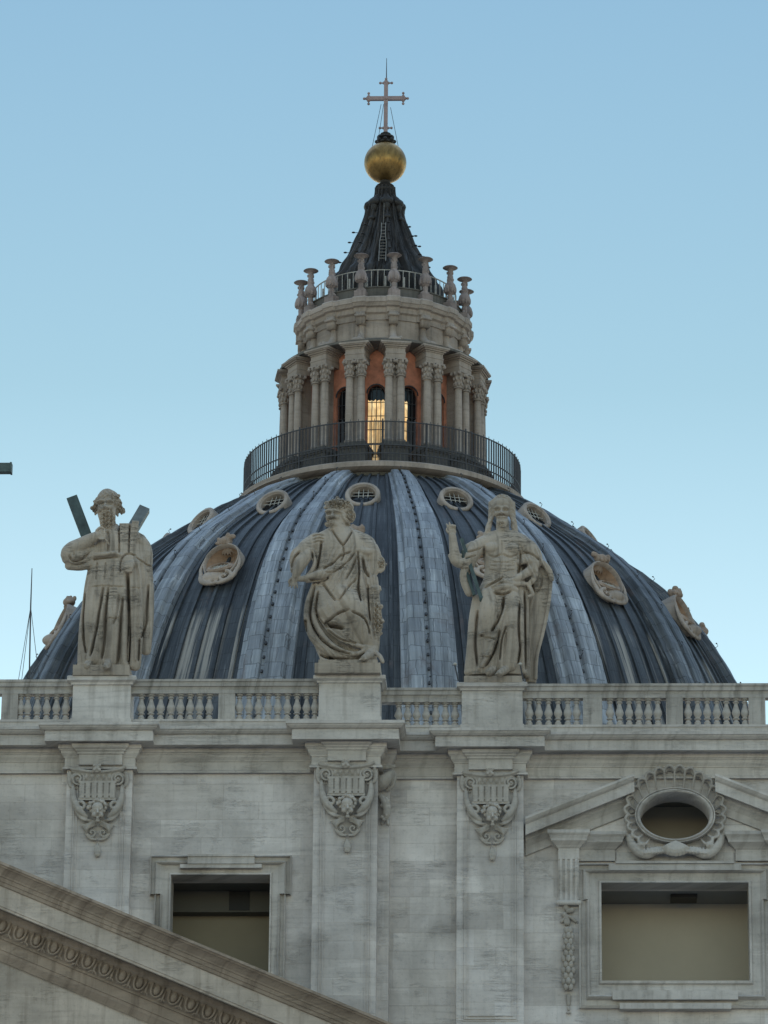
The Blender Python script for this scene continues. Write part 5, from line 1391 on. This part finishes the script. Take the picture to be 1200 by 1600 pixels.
def statue_christ():
    Y = .5; s = Sculpt(Y, 37)
    e = empty('statue', at(770, 1065, Y), 'bare chested long haired stone figure at right raising one hand, dark staff across his side', 'statue', 'saints standing on the balustrade')
    s.loft([(1058, 728, 826, 0, 20), (1030, 731, 826, 0, 22), (1000, 734, 824, 0, 24), (970, 737, 822, 0, 25), (945, 741, 821, 0, 25), (922, 748, 821, 0, 24), (905, 755, 820, 0, 22), (885, 757, 817, 0, 20), (862, 753, 822, 0, 20), (848, 747, 830, 0, 19), (838, 754, 822, 0, 16), (831, 768, 806, 0, 11)])
    s.tube([(786, 845, .1, 13), (785.5, 828, .1, 10.5), (785, 815, .12, 10)])
    fx, fy, F_ = s.head(784, 795, 13.8, -.08, .12, 0)
    s.ell(785, 787, .02, 17, 17, 15)
    for q in (-1, 1):
        for i in range(9):
            x0 = 784+q*(3+i*1.9); s.strand((x0, 775+i*1.4), (784+q*(13.5+i*.9), 800+i*3.6), 3.1, .26-.03*i, .1, 1.2)
        s.strand((784+q*15, 800), (784+q*24, 836), 3.6, .06, .12, 1.5); s.strand((784+q*14, 805), (784+q*20, 832), 3.2, .12, .16, 1.5)
    s.strand((766, 818), (756, 838), 3, .12, .15)
    for i in range(9): s.strand((777+i*2, 812), (780+i*1.2, 823), 1.7, .42, .44, .8)
    s.tube([(777, 808, .44, 1.3), (784, 806.5, .50, 1.5), (791, 808, .44, 1.3)], 7)
    # chest: collar bones, pectorals, ribs
    s.ell(770, 856, .32, 13, 8, 9); s.ell(799, 857, .32, 13, 8, 9); s.tube([(768, 841, .25, 2.5), (782, 843, .36, 2.4)], 8); s.tube([(788, 843, .36, 2.4), (803, 841, .25, 2.5)], 8)
    s.ell(783, 885, .3, 20, 11, 20)
    # raised arm
    s.tube([(756, 850, .1, 13), (744, 858, .2, 13), (735, 872, .3, 12), (730, 884, .35, 9)], 14)
    s.tube([(738, 850, .25, 5), (728, 856, .25, 4), (727, 868, .3, 4.5), (735, 880, .35, 4)], 10)
    s.tube([(736, 876, .35, 7), (722, 880, .42, 8.5), (712, 875, .48, 8.8), (710, 862, .5, 8), (708, 846, .5, 6.6), (707, 838, .5, 6)], 14)
    s.tube([(702, 868, .5, 2.4), (707, 877, .56, 2.6), (714, 877, .56, 2.6), (720, 867, .5, 2.4)], 8)
    s.hand(706.5, 831, .5, 7.0, 98, .15, .25, -1, (2, 3))
    s.tube([(735, 882, .3, 8), (727, 893, .32, 8), (726, 908, .3, 7), (734, 925, .25, 8)], 12)
    # mantle over the other arm
    s.tube([(812, 848, .1, 13), (828, 858, .12, 13), (836, 874, .15, 12), (830, 890, .3, 8), (818, 898, .42, 6.5), (806, 905, .50, 6)], 14)
    s.tube([(812, 878, .35, 5), (826, 876, .36, 6), (834, 884, .3, 6), (836, 900, .28, 5), (828, 912, .3, 4)], 10)
    s.tube([(814, 870, .3, 4), (830, 872, .3, 5), (848, 880, .15, 5), (858, 892, .05, 5), (862, 905, .0, 4)], 10)
    s.hand(800, 908, .54, 6, 195, .45, .3, -1)
    s.tube([(823, 912, .3, 3), (829, 920, .3, 3.4), (832, 929, .3, 3), (826, 932, .3, 2.6)], 8)
    # cape hanging behind
    s.loft([(1064, 822, 838, -.25, 7), (1040, 820, 838, -.25, 7), (1025, 820, 839, -.25, 7), (990, 820, 849, -.25, 7), (950, 820, 857, -.25, 7), (915, 818, 863, -.25, 8), (895, 816, 862, -.22, 9), (878, 814, 852, -.15, 10), (862, 812, 842, -.1, 9)])
    s.tube([(861, 905, -.1, 3), (857, 945, -.08, 3), (849, 985, -.08, 3), (839, 1025, -.08, 3), (837, 1060, -.08, 3)], 8)
    # hip cloth, belt, hanging folds and legs
    s.tube([(754, 921, .3, 3.6), (770, 915, .5, 4), (784, 907, .58, 4), (800, 912, .56, 4), (818, 912, .36, 4)], 10)
    s.tube([(776, 920, .52, 4), (790, 916, .6, 5), (806, 922, .5, 4.5)], 10)
    s.tube([(762, 930, .4, 13), (764, 950, .52, 14), (762, 968, .52, 12), (764, 1000, .42, 9), (760, 1030, .35, 8)], 14)
    s.tube([(800, 935, .4, 13), (804, 965, .48, 14), (802, 1000, .45, 12), (796, 1040, .4, 11)], 14)
    s.tube([(795, 922, .55, 4), (788, 950, .62, 5), (780, 975, .64, 5.5), (772, 1000, .6, 5), (762, 1026, .55, 4.5), (754, 1040, .5, 3.5)], 10)
    s.tube([(792, 925, .52, 4), (793, 960, .58, 4.5), (786, 985, .60, 4.5), (783, 1010, .55, 4.5), (784, 1044, .5, 5)], 10)
    s.tube([(775, 955, .56, 3.4), (770, 975, .60, 3.6), (758, 988, .58, 3.2), (750, 990, .5, 2.6)], 8)
    s.tube([(815, 925, .3, 3.5), (815, 970, .36, 4), (817, 1010, .36, 4), (819, 1050, .3, 4.5)], 10); s.tube([(822, 925, .1, 3.5), (823, 970, .12, 4), (824, 1055, .1, 5)], 10)
    s.tube([(744, 935, .1, 6), (740, 970, .15, 8), (738, 1010, .15, 9), (734, 1050, .15, 9)], 12)
    s.tube([(757, 944, .45, 3), (750, 960, .4, 3.4), (747, 985, .35, 3.4)], 8)
    s.tube([(772, 1046, .3, 8), (764, 1051, .6, 6)], 10); s.tube([(792, 1045, .45, 6.5), (784, 1050, .8, 6), (779, 1053, 1.0, 4.5)], 10)
    for i in range(4): s.ell(774+i*3, 1054-i*.5, 1.05, 1.7, 2.4, 1.6)
    G = s.stroke
    G([(784, 846), (784, 866), (783, 890)], 1.8, -.04); G([(762, 866), (773, 870), (783, 866)], 1.6, -.05); G([(786, 866), (797, 870), (808, 866)], 1.6, -.05)
    for y in (876, 883, 890): G([(766, y), (776, y+2)], 1.1, -.025); G([(792, y+2), (803, y)], 1.1, -.025)
    G([(764, 879), (783, 878), (804, 880)], .8, -.035); G([(756, 855), (756, 870), (757, 890)], 2.0, -.16); G([(813, 862), (813, 880), (810, 895)], 2.0, -.15)
    G([(757, 918), (770, 911), (785, 903)], 1.7, -.10); G([(773, 926), (786, 928), (797, 924)], 2.0, -.16)
    G([(788, 932), (784, 955), (775, 975), (768, 985)], 2.0, -.20); G([(780, 985), (776, 1005), (768, 1025), (758, 1040)], 1.8, -.18); G([(790, 980), (784, 1000), (781, 1030)], 1.6, -.16)
    G([(812, 940), (810, 975), (812, 1010), (809, 1035)], 2.0, -.2); G([(819, 925), (820, 975), (821, 1045)], 1.5, -.16); G([(747, 955), (743, 1000), (746, 1040)], 2.0, -.18); G([(829, 905), (836, 925), (845, 915), (846, 900)], 1.6, -.06)
    G([(752, 994), (772, 998)], 1.0, -.06); G([(754, 1026), (768, 1026)], 1.0, -.06); G([(730, 862), (740, 860), (752, 856)], 1.3, -.07); G([(728, 872), (742, 868)], 1.2, -.06)
    G([(818, 862), (832, 866), (842, 874)], 1.4, -.09)
    dr = lambda px, py: folds(px, py, 736, 826, 930, 1050, 10, .035, -.08, .4)+folds(px, py, 826, 860, 915, 1045, 9, .02, -.15, 2.2)+folds(px, py, 814, 856, 850, 905, 7, .04, .3, 1.3)
    s.build('body', e, .03, dr, curly=((784, 773, 15, 7, .04, 2.4), (767, 805, 5, 26, .02, 3), (802, 812, 6, 30, .02, 3), (783, 818, 6, 5, .05, 1.6)))
    b = MB(); a = Sculpt(Y)
    a.plank((721, 842, .35), (753, 938, .60), 5.5, .12, b); b.tube([a.P(722, 860, .5), a.P(728, 890, .4), a.P(741, 930, .55)], .06, 6, sub=4); b.ell(a.P(753, 936, .60), .10, .1, .12)
    b.make('staff', M['verdigris'], e)
    b = MB(); b.box(X(725.5, Y, 1060), X(816, Y, 1060), Y-.55, Y+.45, pt3-.01, Z(770, 1056.5, Y-.5)); b.make('plinth', M['statue'], e)
statue_andrew(); statue_baptist(); statue_christ()
# end of another statue's cross, just inside the left edge
Yc = -.1
cr_e = empty('tall_cross', (at(-46, 1060, Yc).x, Yc, at(-46, 1060, Yc).z), 'end of a dark cross arm poking in at the left edge of the sky', 'cross')
b = MB(); q0 = at(-46, 600, Yc); b.box(q0.x-.18, q0.x+.18, Yc-.15, Yc+.15, at(-46, 1060, Yc).z, q0.z); b.make('upright', M['verdigris'], cr_e)
b = MB(); b.box(q0.x-.35, q0.x+.35, Yc-.30, Yc+.3, at(-46, 1060, Yc).z-.05, at(-46, 1060, Yc).z+.2); b.make('base', M['trim'], cr_e)
b = MB(); pa, pb = at(-108, 732, Yc), at(17, 732, Yc)
b.box(pa.x, pb.x, Yc-.152, Yc+.152, pb.z-.16, pb.z+.16); b.box(pb.x-.02, pb.x+.04, Yc-.17, Yc+.17, pb.z-.18, pb.z+.18); b.make('arm', M['verdigris'], cr_e)
# little lamps on the right pedestal
for px_, in ((711,), (813,)):
    e = empty('floodlight', at(px_, 1066, -.1), 'small lamp on a thin stalk ' + ('at the left' if px_ == 711 else 'at the right') + ' corner of the right statue pedestal', 'lamp', 'small lamps on the pedestal')
    b = MB(); b.tube([at(px_+5, 1064, -.1), at(px_+2, 1050, -.12), at(px_, 1040, -.12)], .025, 6, sub=3); b.make('stalk', M['iron'], e)
    b = MB(); b.ell(at(px_, 1037.5, -.12), .07, .06, .05, n=8); b.make('lamp_head', M['ironpale'], e)
